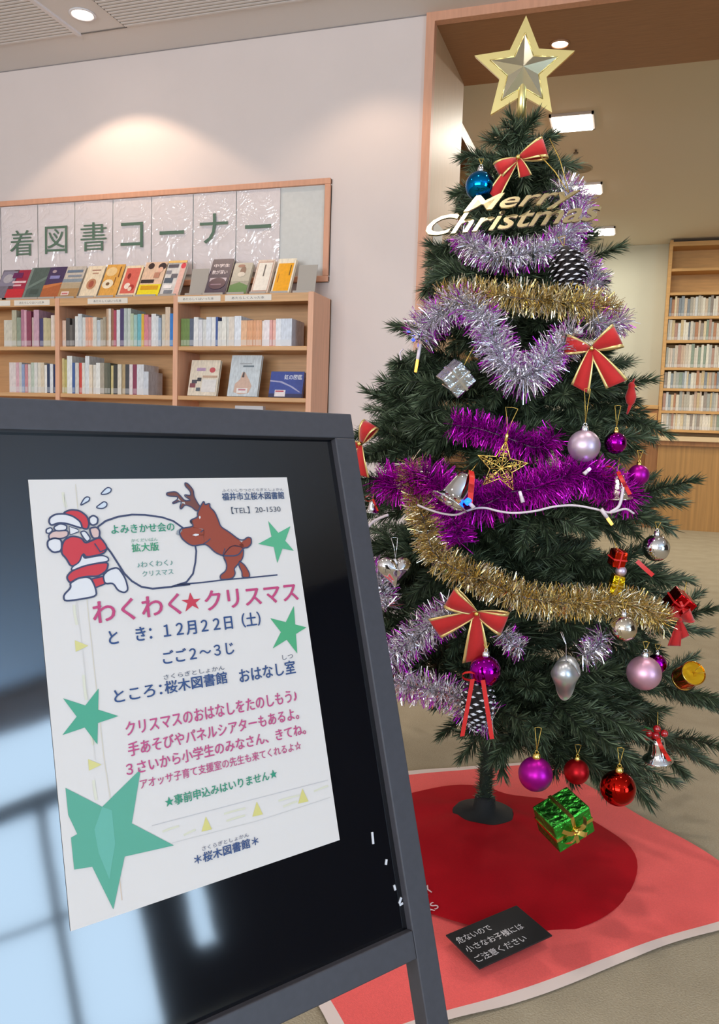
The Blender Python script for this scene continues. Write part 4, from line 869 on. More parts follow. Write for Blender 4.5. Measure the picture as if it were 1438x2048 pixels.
# branch tips that stand out of the outline, left and right
for (px, py, za, dd) in ((738, 852, 1.0, 0.02), (722, 975, 0.88, 0.05), (728, 912, 0.94, -0.06), (780, 800, 1.06, 0.03), (795, 742, 1.12, -0.03), (870, 512, 1.42, 0.0), (860, 566, 1.37, 0.03), (948, 335, 1.62, -0.02), (928, 400, 1.55, -0.03),
                         (1308, 850, 1.02, 0.0), (1358, 1005, 0.78, -0.05), (1300, 1040, 0.80, -0.25), (1408, 1262, 0.46, 0.02), (1345, 1160, 0.62, -0.12), (1445, 1418, 0.40, 0.05), (1428, 1532, 0.36, 0.0), (1262, 1535, 0.42, -0.30), (1205, 1572, 0.42, -0.34), (1145, 1560, 0.42, -0.40), (1085, 1515, 0.42, -0.36), (1005, 1545, 0.40, -0.30), (1180, 1480, 0.42, -0.44), (1262, 800, 1.05, 0.0), (1098, 350, 1.61, 0.0), (1192, 550, 1.38, 0.05)):
    d = ray(px, py); P = EYE+(TDEP+dd)*d
    branch((TX, TYr, za), P, 0.03, tree, twigs=9 if py > 600 else 4, dens=2100)

# ================================================================== GARLANDS
def catmull(P, n=10):
    P = [np.array(p) for p in P]; Q = [2*P[0]-P[1]]+P+[2*P[-1]-P[-2]]; out = []
    for i in range(1, len(Q)-2):
        for k in range(n):
            t = k/n; a, b, c, d = Q[i-1:i+3]
            out.append(0.5*((2*b)+(c-a)*t+(2*a-5*b+4*c-d)*t*t+(3*b-a-3*c+d)*t**3))
    return out+[P[-1]]
m_tsil = mat('tinsel_silver', (248, 246, 252), 0.14, 0.88); m_tpur = mat('tinsel_purple_tip', (190, 30, 200), 0.25, 0.7); m_tmag = mat('tinsel_magenta', (206, 16, 196), 0.25, 0.7)
m_tmag2 = mat('tinsel_magenta_dark', (150, 6, 150), 0.25, 0.75); m_tgold = mat('tinsel_gold', (222, 194, 118), 0.16, 0.88); m_tgs = mat('tinsel_pale_gold', (244, 236, 210), 0.14, 0.88); m_twire = mat('tinsel_wire', (120, 110, 120), 0.4, 0.5)
def tinsel(name, label, pts, r, inner, outer, dens=5200, split=0.6, s=1.0, add=0.012, w=0.0016, mixes=None):
    C = catmull([surf(*p, s=s, add=add) for p in pts]); P = np.array(C)
    o0 = tuple(P[0]); mb = MB(); mb.tube(C, 0.0012, m_twire, 5)
    seg = np.linalg.norm(np.diff(P, axis=0), axis=1); L = seg.sum(); n = int(L*dens); cum = np.concatenate([[0], np.cumsum(seg)])
    q = rng.uniform(0, L, n); pos = np.stack([np.interp(q, cum, P[:, k]) for k in range(3)], 1)
    idx = np.clip(np.searchsorted(cum, q)-1, 0, len(seg)-1); T = (np.diff(P, axis=0)/seg[:, None])[idx]
    R = rng.normal(size=(n, 3)); R -= T*(R*T).sum(1)[:, None]; R /= np.linalg.norm(R, axis=1)[:, None]
    D = R+T*rng.normal(0, 0.28, n)[:, None]; D /= np.linalg.norm(D, axis=1)[:, None]
    l = r*rng.uniform(0.75, 1.12, n); B = np.cross(D, rng.normal(size=(n, 3))); B /= np.linalg.norm(B, axis=1)[:, None]
    mid = pos+D*(l*split)[:, None]; D2 = D+rng.normal(0, 0.22, (n, 3))+np.array([0, 0, -0.12]); D2 /= np.linalg.norm(D2, axis=1)[:, None]
    end = mid+D2*(l*(1-split))[:, None]; h = B*w/2
    V = np.stack([pos-h, pos+h, mid+h, mid-h, end+h*0.8, end-h*0.8], 1).reshape(-1, 3); b0 = len(mb.v)
    mb.v.extend(map(tuple, V.tolist()))
    ki = [mb.mi(m) for m in inner]; ko = [mb.mi(m) for m in outer]; pi_ = rng.integers(0, len(ki), n); po = rng.integers(0, len(ko), n)
    for i in range(n):
        a = b0+6*i; mb.f.append((a, a+1, a+2, a+3)); mb.m.append(ki[pi_[i]]); mb.f.append((a+3, a+2, a+4, a+5)); mb.m.append(ko[po[i]]); mb.sm += [False, False]
    return tag(mb.build(name, origin=o0), label, 'garland', 'tinsel garlands')
SP = ([m_tsil], [m_tsil, m_tsil, m_tpur]); PUR = ([m_tmag, m_tmag2], [m_tmag]); GOL = ([m_tgold, m_tgs], [m_tgold, m_tgs])
tinsel('tinsel_garland', 'silver tinsel with purple tips directly below the lettering sign', [(925, 470), (950, 497), (1000, 512), (1060, 506), (1115, 488), (1148, 450), (1160, 405), (1120, 375)], 0.042, *SP)
tinsel('tinsel_garland', 'silver and purple tinsel behind the upper pine cone', [(1135, 490), (1165, 530), (1195, 565), (1160, 590)], 0.036, *SP, add=0.004)
tinsel('tinsel_garland', 'gold tinsel crossing the upper tree below the pine cone', [(880, 600), (930, 588), (1000, 592), (1080, 600), (1160, 606), (1225, 622)], 0.042, *GOL)
tinsel('tinsel_garland', 'broad V-shaped silver and purple tinsel left of the upper bow', [(835, 680), (855, 648), (900, 615), (940, 610), (975, 650), (1000, 710), (1040, 755), (1080, 735), (1115, 695), (1150, 672)], 0.050, *SP, dens=6000)
tinsel('tinsel_garland', 'short silver and purple tinsel end above the upper right bow', [(1180, 640), (1215, 655), (1240, 640)], 0.042, *SP)
tinsel('tinsel_garland', 'magenta tinsel across the middle of tree behind the gold wire star', [(765, 960), (800, 975), (850, 955), (900, 990), (960, 1010), (1020, 985), (1080, 975), (1140, 950), (1190, 955), (1235, 985), (1265, 990)], 0.050, *PUR, dens=6000)
tinsel('tinsel_garland', 'upper magenta tinsel deep in branches above the gold wire star', [(905, 850), (960, 858), (1020, 878), (1075, 895), (1110, 870)], 0.040, *PUR, s=0.93, add=0)
tinsel('tinsel_garland', 'magenta tinsel end hanging down between gold tinsel and dark branches', [(895, 1000), (905, 1040), (920, 1085)], 0.040, *PUR)
tinsel('tinsel_garland', 'long gold tinsel running down the left side then across', [(820, 925), (832, 985), (850, 1050), (868, 1105), (915, 1140), (975, 1165), (1050, 1195), (1130, 1206), (1210, 1205), (1280, 1215), (1325, 1245)], 0.040, *GOL, dens=5600)
tinsel('tinsel_garland', 'lower left silver and purple tinsel beside the red bow', [(910, 1222), (865, 1250), (825, 1280), (775, 1315), (730, 1330)], 0.046, *SP)
tinsel('tinsel_garland', 'lowest silver and purple tinsel around the ribboned pine cone', [(730, 1350), (790, 1365), (850, 1378), (910, 1392), (950, 1425), (985, 1440)], 0.040, *SP)
tinsel('tinsel_garland', 'silver and purple tinsel behind the shiny silver heart', [(740, 1130), (760, 1170), (775, 1215)], 0.038, *SP, add=-0.01)
tinsel('tinsel_garland', 'small tuft of silver and purple tinsel right of the lower bow', [(1005, 1265), (1030, 1292), (1045, 1300)], 0.030, *SP, add=-0.01)
tinsel('tinsel_garland', 'dim purple tinsel in the shade behind the grey heart', [(1165, 1310), (1190, 1300), (1205, 1270)], 0.034, *SP, s=0.9, add=0)

# ================================================================== ORNAMENTS
def heading(P): return atan2(-P[0], P[1])
def orn(name, label, cat, px, py, s=1.0, add=0.03, roll=0.0, tilt=0.0, group='ornaments on the tree', turn=0.0):
    P = surf(px, py, s, add); dep = float((P-EYE)@FW)
    t = thing(name, label, cat, tuple(P), (tilt, roll, heading(P)+turn), group); return t, dep/FPX
def string(t, z0, h, spread=0.008, m=None, r=0.0007):
    m = m or m_goldstr
    MB().tube([(0, 0, z0), (-spread*0.5, 0.002, z0+h*0.6), (-spread, 0.012, z0+h), (spread*0.2, 0.014, z0+h*1.03), (spread, 0.012, z0+h), (spread*0.5, 0.003, z0+h*0.6), (0, 0.001, z0)], r, m, 5).build('hanging_string', t)
def ball(label, px, py, rpx, m, cap=None, strh=26, add=0.03, strm=None, s=1.0):
    t, k = orn('bauble', label, 'bauble', px, py, s, add, group='glass balls on the tree'); r = rpx*k
    MB().sphere((0, 0, 0), r, m).build('ball', t)
    c = cap or m_silver; co = MB().lathe([(r*0.23, r*0.95), (r*0.24, r*1.0), (r*0.21, r*1.24), (r*0.15, r*1.27), (0.0001, r*1.28)], c, 16).build('cap', t)
    MB().tube([(r*0.1*cos(q), 0, r*1.33+r*0.1*sin(q)) for q in np.linspace(-1.5, 4.6, 12)], 0.0006, c, 5).build('ring', co)
    string(t, r*1.36, strh*k, 0.006, strm)
    return t
m_bblue = mat('blue_glass', (8, 120, 190), 0.06, 1.0); m_bmag = mat('magenta_glass', (160, 8, 160), 0.08, 1.0); m_bmagm = mat('magenta_satin', (170, 14, 150), 0.38, 0.85)
m_blil = mat('lilac_satin', (206, 184, 202), 0.42, 0.8); m_bpink = mat('pink_satin', (214, 166, 188), 0.42, 0.8); m_bred = mat('red_glass', (178, 22, 14), 0.07, 1.0); m_bredm = mat('red_satin', (170, 14, 24), 0.4, 0.8)
m_bsil = mat('silver_glass', (230, 230, 234), 0.05, 1.0); m_bgs = mat('champagne_glass', (226, 216, 200), 0.06, 1.0); m_sat = mat('silver_satin', (196, 200, 204), 0.36, 0.85)
ball('shiny blue ball at the upper left of the tree', 960, 372, 29, m_bblue, strh=16)
ball('large satin lilac ball right of the magenta tinsel', 1168, 892, 32, m_blil, strh=70, add=0.045)
ball('shiny magenta ball beside the large lilac ball', 1231, 886, 22, m_bmag, m_gold, 44, 0.04)
ball('satin magenta ball at the right edge, below the shiny magenta one', 1277, 950, 21, m_bmagm, m_gold, 20)
ball('shiny silver ball at the right edge, below a long branch', 1312, 1096, 27, m_bsil, strh=14)
ball('shiny champagne silver ball among the gold tinsel at lower right', 1246, 1257, 27, m_bgs, strh=18, add=0.05)
ball('satin pink ball on the lower right branches', 1288, 1346, 34, m_bpink, strh=14, add=0.04)
ball('small magenta ball half hidden behind the satin pink ball', 1313, 1328, 20, m_bmag, strh=10, add=-0.03)
ball('shiny magenta ball touching the tail of the lower red bow', 970, 1342, 32, m_bmag, strh=10, add=0.05)
ball('satin magenta ball hanging lowest near the trunk', 1071, 1548, 34, m_bmagm, m_gold, 44, 0.05)
ball('shiny red ball hanging lowest on the right', 1236, 1576, 35, m_bred, m_gold, 30, 0.02)
ball('red satin ball half hidden under the branch left of the shiny red ball', 1153, 1543, 25, m_bredm, m_gold, 16, -0.03)
ball('small pale pearl ball below the gold tinsel in upper right', 1157, 663, 9, mat('pearl_ball', (226, 218, 216), 0.4), strh=8)
ball('tiny iridescent ball beside the yellow foil gift', 1242, 1142, 11, m_blil, strh=8)

m_rvel = mat('red_velvet', (186, 18, 16), 0.8, sheen=0.3, noise=(300, 0.05)); m_gedge = mat('gold_ribbon_edge', (232, 200, 130), 0.28, 0.6)
def ribbon(path, widths, wdir, m_in, m_edge, ef=0.13, thick=0.0):
    """flat ribbon with gold edges along path; wdir = direction across"""
    mb = MB(); n = len(path); vs = []
    for p, w, d in zip(path, widths, wdir):
        p, d = np.array(p), np.array(d)
        for f in (-0.5, -0.5+ef, 0.5-ef, 0.5): vs.append(p+d*w*f)
    for c, m in ((0, m_edge), (1, m_in), (2, m_edge)):
        mb.add(vs, [(i*4+c, i*4+c+1, (i+1)*4+c+1, (i+1)*4+c) for i in range(n-1)], m, True)
    return mb
def bow(label, px, py, parts, add=0.04, name='bow', turn=0.0, scale=1.0, edge=True):
    t, k = orn(name, label, 'bow', px, py, 1.0, add, group='red velvet bows', turn=turn)
    k *= scale; me = m_gedge if edge else m_rvel
    for kind, ang, ln, wd in parts:
        a = radians(ang); D = np.array([cos(a), 0, sin(a)]); X = np.array([-sin(a), 0, cos(a)]); L = ln*k; Wd = wd*k; N = 14
        if kind == 'loop':
            path = []; wid = []
            for i in range(N+1):
                q = i/N*2; out = sin(min(q, 2-q)*pi/2); y = -0.016*sin(pi*min(q, 1)) if q <= 1 else 0.012*sin(pi*(2-q))
                path.append(D*L*out+np.array([0, y, 0])); wid.append(Wd*(0.16+0.84*out**0.8))
            mb = ribbon(path, wid, [X]*(N+1), m_rvel, me)
        else:
            path = [D*L*i/N+np.array([0, -0.006*sin(pi*i/N)-0.003, 0])+np.array([0, 0, -0.004*(i/N)**2]) for i in range(N+1)]
            wid = [Wd*(0.18+0.82*(i/N)**0.7) for i in range(N+1)]
            mb = ribbon(path, wid, [X+D*0.25*(1 if ang % 2 else -1)*(i/N) for i in range(N+1)], m_rvel, me)
        o = mb.build('loop' if kind == 'loop' else 'tail', t); q = o.modifiers.new('thickness', 'SOLIDIFY'); q.thickness = 0.0008
    MB().sphere((0, -0.008, 0), 5*k, m_gold if edge else m_rvel, 14, 10).build('knot', t)
    return t
bow('topmost red bow with gold edges below the star topper', 1036, 317, [('loop', 20, 56, 44), ('loop', 212, 46, 36), ('tail', 237, 84, 30), ('tail', -63, 36, 26)])
bow('red bow with gold edges on the right, beside the V-shaped tinsel', 1183, 698, [('loop', 172, 52, 44), ('loop', 28, 56, 52), ('tail', 257, 78, 40), ('tail', -51, 84, 44)], 0.05)
bow('red bow with gold edges at lower left, above a magenta ball', 953, 1226, [('loop', 152, 62, 48), ('loop', -18, 60, 50), ('tail', 202, 88, 46), ('tail', -88, 92, 54)], 0.06)
bow('red and white edged bow at the far left, beside the board frame', 722, 888, [('loop', 62, 46, 36), ('loop', 200, 40, 44), ('tail', 240, 66, 30), ('tail', 275, 60, 36)], 0.02, turn=-0.5)
bow('small plain red bow at the far right edge below the red gift', 1360, 1238, [('loop', 150, 24, 26), ('loop', 25, 24, 26), ('tail', 262, 52, 24), ('tail', -70, 34, 18)], 0.02, edge=False)

def gift(label, px, py, spx, m, mr, rot, add=0.04, size=(1, 1, 1), bowm=None, strh=30, name='gift_box', strm=None):
    t, k = orn(name, label, 'gift ornament', px, py, 1.0, add, group='small wrapped gift ornaments')
    t.rotation_euler = (rot[0], rot[1], t.rotation_euler[2]+rot[2]); a = spx*k/2; ax, ay, az = a*size[0], a*size[1], a*size[2]
    mb = MB().box((-ax, -ay, -az), (ax, ay, az), m); mb.build('box', t, bevel=0.0025)
    w = a*0.09; mb = MB(); e = 0.0009
    mb.box((-w, -ay-e, -az-e), (w, ay+e, az+e), mr); mb.box((-ax-e, -ay-e*0.8, -w), (ax+e, ay+e*0.8, w), mr); mb.build('ribbon', t)
    if bowm:
        for s_ in ((1, 0.7), (-1, 0.6), (0.8, -0.7), (-0.9, -0.5)):
            D = np.array([s_[0], 0, s_[1]]); D /= np.linalg.norm(D); l = a*0.75
            ribbon([D*l*q+np.array([0, -ay-0.002-0.010*sin(pi*q), 0]) for q in np.linspace(0, 1, 8)], [a*0.22]*8, [np.array([-D[2], 0.2, D[0]])]*8, bowm, bowm).build('bow_loop', t)
        MB().sphere((0, -ay-0.003, 0), a*0.13, bowm, 10, 8).build('bow_knot', t)
    if strh: MB().tube([(-ax*0.3, 0, az), (-ax*0.55, 0.005, az+strh*k*0.5), (-ax*0.7, 0.012, az+strh*k)], 0.0009, strm or m_goldstr, 5).build('hanging_string', t)
    return t
gift('silver foil gift box hanging in the upper left branches', 912, 757, 52, foil('silver_foil', (206, 214, 226), 0.2, 55, 0.5), m_silver, (0.35, 0.72, 0.62), 0.05, (1, 0.8, 1), strh=42)
gift('green foil gift box with gold ribbon over the red cloth', 1127, 1638, 86, foil('green_foil', (70, 186, 70), 0.28, 70, 0.7), m_gold, (0.16, -0.40, 0.62), 0.03, (1.0, 0.85, 0.76), m_gold, strh=0)
gift('red foil gift box at the right edge, above the plain red bow', 1358, 1206, 42, foil('red_foil', (190, 16, 22), 0.25, 50, 0.4), mat('red_ribbon', (214, 40, 40), 0.4), (0.3, 0.6, 0.5), 0.0, (1, 1, 1), mat('red_ribbon', (214, 40, 40), 0.4), 20)
gift('yellow gold foil gift below a small red foil ornament', 1232, 1168, 30, foil('yellow_foil', (200, 160, 24), 0.22, 70, 0.7), m_gold, (0.1, 0.2, 0.3), 0.02, (0.8, 0.8, 1.3), strh=20)
gift('small red foil gift box above the yellow foil gift', 1235, 1116, 30, foil('orange_red_foil', (206, 44, 20), 0.22, 60, 0.6), mat('red_ribbon', (214, 40, 40), 0.4), (0.2, 0.1, 0.5), 0.03, (0.9, 0.9, 1.1), strh=14)
# loose red ribbon ends around the red gift
t, k = orn('ribbon', 'flat red ribbon end sticking out over the right branches', 'ribbon', 1288, 1135, add=0.02)
ribbon([np.array([-14*k, 0, 12*k]), np.array([0, -0.002, 0]), np.array([18*k, 0.002, -15*k])], [9*k]*3, [np.array([0.6, 0, 0.75])]*3, mat('red_ribbon', (214, 40, 40), 0.4), mat('red_ribbon', (214, 40, 40), 0.4)).build('band', t)

def drum(label, px, py):
    t, k = orn('drum_ornament', label, 'drum ornament', px, py, add=0.02); t.rotation_euler = (0.5, 0.95, t.rotation_euler[2]-0.5); r = 23*k; h = 24*k
    MB().lathe([(0.0001, -h), (r, -h), (r, h), (0.0001, h)], foil('gold_foil', (222, 160, 30), 0.2, 40, 0.2), 28, smooth=False).build('shell', t, bevel=0.001)
    MB().lathe([(0.0001, -h-0.001), (r*0.97, -h-0.001), (r*0.97, -h-0.0005)], m_bredm, 28, smooth=False).build('drumhead', t)
    for z in (-h, h*0.9): MB().lathe([(r, z), (r*1.06, z+0.001), (r*1.06, z+0.004), (r, z+0.005)], m_gold, 28).build('rim', t)
    mb = MB()
    for q in range(8):
        a, b = 2*pi*q/8, 2*pi*(q+0.5)/8, ; mb.tube([(r*1.02*cos(a), r*1.02*sin(a), -h), (r*1.02*cos(b), r*1.02*sin(b), h), (r*1.02*cos(2*b-a), r*1.02*sin(2*b-a), -h)], 0.0006, m_bredm, 4)
    mb.build('lacing', t); string(t, h, 20*k)
drum('gold drum with red end at the lower right branch', 1376, 1352)

def bell(label, px, py, hpx, rot, ribbonm=None, berries=False, m=None, add=0.05, strh=26, bowside=1):
    t, k = orn('bell', label, 'bell', px, py, 1.0, add, group='bells on the tree'); h = hpx*k; m = m or m_bsil
    t.rotation_euler = (rot[0], rot[1], t.rotation_euler[2]+rot[2])
    sh = MB().lathe([(0.0001, h*0.5), (h*0.14, h*0.49), (h*0.26, h*0.42), (h*0.30, h*0.25), (h*0.33, 0), (h*0.38, -h*0.22), (h*0.47, -h*0.38), (h*0.60, -h*0.46), (h*0.62, -h*0.5), (h*0.56, -h*0.49), (h*0.42, -h*0.36), (h*0.30, -h*0.1), (h*0.24, h*0.3), (0.0001, h*0.4)], m, 36).build('shell', t)
    MB().sphere((0, 0, -h*0.46), h*0.12, m, 14, 10).build('clapper', sh)
    MB().tube([(0, 0, h*0.5), (0, 0, h*0.62)], h*0.05, m_gold, 8).build('cap', t)
    if ribbonm:
        loop = [np.array([-h*0.12-h*0.28*(1-cos(q)), -0.003, h*0.62+h*0.22*sin(q)]) for q in np.linspace(0, 2*pi, 16)]
        ribbon(loop, [h*0.11]*16, [np.array([0.0, 1.0, 0.25])]*16, ribbonm, ribbonm).build('ribbon_loop', t)
        for (dx, l) in ((0.34, 0.75), (0.22, 0.5)):
            ribbon([np.array([h*dx*q*1.4, -0.006-h*0.33*min(1, q*3), h*0.62-h*l*q*1.2]) for q in np.linspace(0, 1, 8)], [h*0.15]*8, [np.array([1, 0, 0.3])]*8, ribbonm, ribbonm).build('ribbon_tail', t)
    if berries:
        for (x, y, z) in ((-0.3, -0.1, 0.7), (0.0, -0.15, 0.95), (0.28, -0.1, 0.75), (-0.05, -0.2, 0.68)): MB().sphere((h*x, h*y, h*z), h*0.16, mat('red_berry', (160, 8, 20), 0.15, coat=1), 14, 10).build('berry', t)
        mb = MB()
        for a in (0.5, 2.6): mb.add([(0, -h*0.1, h*0.75), (h*0.45*cos(a)-0.003, -h*0.1, h*(0.75+0.3*sin(a))), (h*0.6*cos(a), -h*0.12, h*(0.78+0.45*sin(a))), (h*0.4*cos(a)+0.004, -h*0.1, h*(0.85+0.2*sin(a)))], [(0, 1, 2, 3)], mat('holly_leaf', (30, 90, 40), 0.4))
        mb.build('holly_leaves', t)
    MB().tube([(0, 0, h*0.6), (h*0.02, 0.003, h*0.6+strh*k*0.5), (h*0.03, 0.012, h*0.6+strh*k)], 0.0008, m_goldstr, 5).build('hanging_string', t)
m_rrib = mat('red_satin_ribbon', (214, 34, 20), 0.45)
bell('tilted silver bell with red ribbon beside the lit blue bulb', 918, 978, 70, (-0.25, 0.55, 0), m_rrib, add=0.08)
bell('gold silver bell with red ribbon below the shiny magenta ball', 1236, 972, 48, (0.1, -0.05, 0), m_rrib, m=m_bgs, add=0.03)
bell('silver bell with red berries hanging from the lowest right branch', 1315, 1497, 48, (0.12, -0.08, 0), m_rrib, True, add=0.0, strh=44)
bell('small silver bell with red ribbon at the far left beside the board', 745, 1012, 24, (0.1, 0.05, 0), m_rrib, add=0.02, strh=20)

def cone(label, px, py, rpx, hpx, roll, white, rib=False, add=0.03):
    t, k = orn('pine_cone', label, 'pine cone', px, py, add=add, roll=roll, group='white tipped pine cones'); R = rpx*k; Hh = hpx*k
    md, mw = mat('cone_scale_dark', (52, 44, 44), 0.8), mat('cone_tip_'+white, white, 0.5)
    MB().lathe([(0.0001, -Hh*0.48), (R*0.4, -Hh*0.42), (R*0.7, -Hh*0.1), (R*0.6, Hh*0.3), (R*0.2, Hh*0.5), (0.0001, Hh*0.5)], md, 16).build('core', t)
    mb = MB(); N = 110
    for i in range(N):
        f = (i+0.5)/N; a = i*2.399963; z = -Hh*0.5+Hh*f; rr = R*max(0.12, sin(pi*min(1, 0.12+0.86*(1-f))**0.8)); s = R*0.30*(0.65+0.5*sin(pi*f))
        d = np.array([cos(a), sin(a), 0]); x = np.array([-sin(a), cos(a), 0]); dn = d*0.85+np.array([0, 0, -0.50]); o = d*rr*0.62+np.array([0, 0, z]); e = o+dn*s*1.5
        up = np.array([0, 0, s*0.22])
        mb.add([o-x*s*0.35, o+x*s*0.35, e+x*s*0.62, e-x*s*0.62, e+dn*s*0.3, o+up, e+up], [(0, 1, 2, 4, 3), (0, 5, 1), (1, 5, 6, 2), (0, 3, 6, 5)], md)
        mb.add([e+x*s*0.62, e-x*s*0.62, e+dn*s*0.32, e+up*1.1], [(0, 2, 3), (2, 1, 3), (0, 3, 1)], mw)
    mb.build('scales', t)
    if rib:
        mr = mat('red_ribbon', (200, 30, 36), 0.45)
        for x0, x1 in ((-0.35, -0.8), (0.25, 0.95)):
            ribbon([np.array([R*(x0+(x1-x0)*q), -R*1.12-0.003, Hh*(0.55-1.08*q)]) for q in np.linspace(0, 1, 8)], [0.008]*8, [np.array([1, 0, 0.2])]*8, mr, mr).build('ribbon_tail', t)
        for s_ in (-1, 1): ribbon([np.array([s_*R*0.5*(1-cos(q)), -R*0.8, Hh*0.56+R*0.25*sin(q)]) for q in np.linspace(0, 2*pi, 12)], [0.008]*12, [np.array([0, 1, 0.2])]*12, mr, mr).build('ribbon_loop', t)
    string(t, Hh*0.5, 24*k)
cone('dark pine cone with white tips at the upper right', 1137, 540, 36, 92, -0.25, 'd8d6dc')
cone('silvery pine cone tied with long red ribbon below a magenta ball', 955, 1405, 33, 108, 0.0, 'dedee6', True, 0.03)

def heart(label, px, py, wpx, m, turn=0.0, add=0.03, strh=30, thick=0.45):
    t, k = orn('heart_ornament', label, 'heart ornament', px, py, add=add, turn=turn, group='heart ornaments'); w = wpx*k/2
    mb = MB(); n = 48; lay = 12; vs = []; fs = []
    out = []
    for i in range(n):
        q = 2*pi*i/n; out.append((w*sin(q)**3, w*(13*cos(q)-5*cos(2*q)-2*cos(3*q)-cos(4*q))/16.0))
    rings = [(sin(pi*0.5*s_), cos(pi*0.5*s_)) for s_ in np.linspace(-1, 1, 2*lay+1)]
    c0 = np.array([0, w*0.1])
    for (yy, sc) in rings:
        sc = max(sc, 0.001)
        for (x, z) in out: vs.append((x*sc, yy*w*thick*1.3*(0.75+0.25*abs(x)/w), c0[1]*(1-sc)+z*sc))
    for r_ in range(2*lay):
        for i in range(n): fs.append((r_*n+i, r_*n+(i+1) % n, (r_+1)*n+(i+1) % n, (r_+1)*n+i))
    mb.add(vs, fs, m, True).build('body', t)
    MB().lathe([(0.004, w*0.38), (0.0045, w*0.62), (0.003, w*0.64), (0.0001, w*0.64)], m_silver, 14).build('cap', t); string(t, w*0.64, strh*k, 0.007, m_tsil)
heart('shiny silver heart ornament at the left beside the board', 790, 1140, 72, m_bsil, 0.35, strh=40)
heart('matt silver heart ornament seen edge-on at the lower centre', 1131, 1352, 96, m_sat, 1.45, 0.04, 56, thick=0.46)

# gold wire star
t, k = orn('wire_star', 'gold filigree wire star in the middle of the tree', 'star ornament', 1003, 934, add=0.055, roll=0.12, tilt=0.1)
Rr = 52*k; mb = MB(); tips = [(Rr*sin(2*pi*i/5), Rr*cos(2*pi*i/5)) for i in range(5)]; inn = [(Rr*0.45*sin(2*pi*(i+0.5)/5), Rr*0.45*cos(2*pi*(i+0.5)/5)) for i in range(5)]
ol = [];
for i in range(5): ol += [(tips[i][0], 0, tips[i][1]), (inn[i][0], 0, inn[i][1])]
mb.tube(ol+[ol[0]], 0.0017, m_gold, 7); mb.build('outline', t)
mb = MB()
for i in range(5):
    mb.tube([(0, -0.012, 0), (tips[i][0], 0, tips[i][1])], 0.0011, m_gold, 6); mb.tube([(0, -0.012, 0), (inn[i][0], 0, inn[i][1])], 0.0008, m_gold, 5)
mb.build('ridge_wires', t); mb = MB()
for i in range(5):
    for sg in (-1, 1):
        for f, cr in ((0.32, 0.11), (0.52, 0.075), (0.70, 0.05)):
            a = 2*pi*i/5+sg*(0.26-0.20*f); cx, cz = Rr*f*sin(a), Rr*f*cos(a)
            mb.tube([(cx+Rr*cr*(1-q/14)*cos(q*sg+a), -0.012*(1-f)-0.001, cz+Rr*cr*(1-q/14)*sin(q*sg+a)) for q in np.linspace(0, 9, 20)], 0.0007, m_gold, 4)
mb.build('filigree', t); mb = MB(); mb.tube([(0, 0, Rr*q) for q in (0.95, 1.05, 1.15, 1.25, 1.32)], [0.002, 0.004, 0.0028, 0.004, 0.001], m_gold, 8); mb.build('cap', t); string(t, Rr*1.3, 50*k, 0.012)

# red bird peeking out at the right
t, k = orn('bird_ornament', 'small red bird peeking out behind the right branches', 'bird ornament', 1262, 788, add=0.0)
MB().lathe([(0.0001, -26*k), (8*k, -18*k), (11*k, -6*k), (8*k, 6*k), (6*k, 12*k), (7*k, 18*k), (4*k, 23*k), (0.0001, 24*k)], m_rvel, 16).build('body', t)
MB().tube([(2*k, 0, 22*k), (5*k, 0, 31*k)], [3*k, 0.4*k], m_rvel, 6).build('crest', t); MB().tube([(0, 0, -22*k), (-5*k, 0.004, -40*k)], [4*k, 2*k], m_rvel, 6).build('tail', t)
MB().tube([(6*k, 0, 16*k), (12*k, 0, 14*k)], [2.4*k, 0.3*k], m_gold, 6).build('beak', t)

# star topper
P = np.array([TX+0.003, TYr, 0.0]); st = None
zc = 1.862
t = thing('star_topper', 'large gold star with faceted centre on top of the tree', 'star topper', (TX+0.003, TYr, 1.72), (0, 0, heading(P)))
k = TDEP/FPX*1.0; R1, R2 = 98*k, 46*k
def star_ring(R, r, y): 
    out = []
    for i in range(5):
        a = 2*pi*i/5; out += [(R*sin(a), y, R*cos(a)+zc-1.72), (r*sin(a+pi/5), y, r*cos(a+pi/5)+zc-1.72)]
    return out
m_sg = mat('pale_gold_plastic', (226, 208, 140), 0.25, 0.9); m_ss = mat('silver_gold_facets', (224, 220, 196), 0.18, 1.0)
f0, f1, f2 = star_ring(R1, R2, -0.006), star_ring(R1*0.985, R2*0.97, 0.006), star_ring(R1*0.68, R2*0.66, -0.006)
mb = MB(); vs = f0+f1+f2; fs = [(i, (i+1) % 10, 10+(i+1) % 10, 10+i) for i in range(10)]+[(i, 20+i, 20+(i+1) % 10, (i+1) % 10) for i in range(10)]+[tuple(range(10, 20))]
mb.add(vs, fs, m_sg); mb.build('outer_star', t)
mb = MB(); c = [(0, -0.026, zc-1.72)]; vs = f2+c; mb.add(vs, [(i, 10, (i+1) % 10) for i in range(10)], m_ss); mb.build('faceted_centre', t)
mb = MB()
for i in range(10): mb.tube([f2[i], f2[(i+1) % 10]], 0.0014, m_sg, 6)
mb.build('inner_rim', t)
MB().lathe([(0.0115, 0.015), (0.0125, 0.015), (0.0112, zc-1.72-R2*0.75), (0.009, zc-1.72-R2*0.5)], m_sg, 20).build('stem', t)

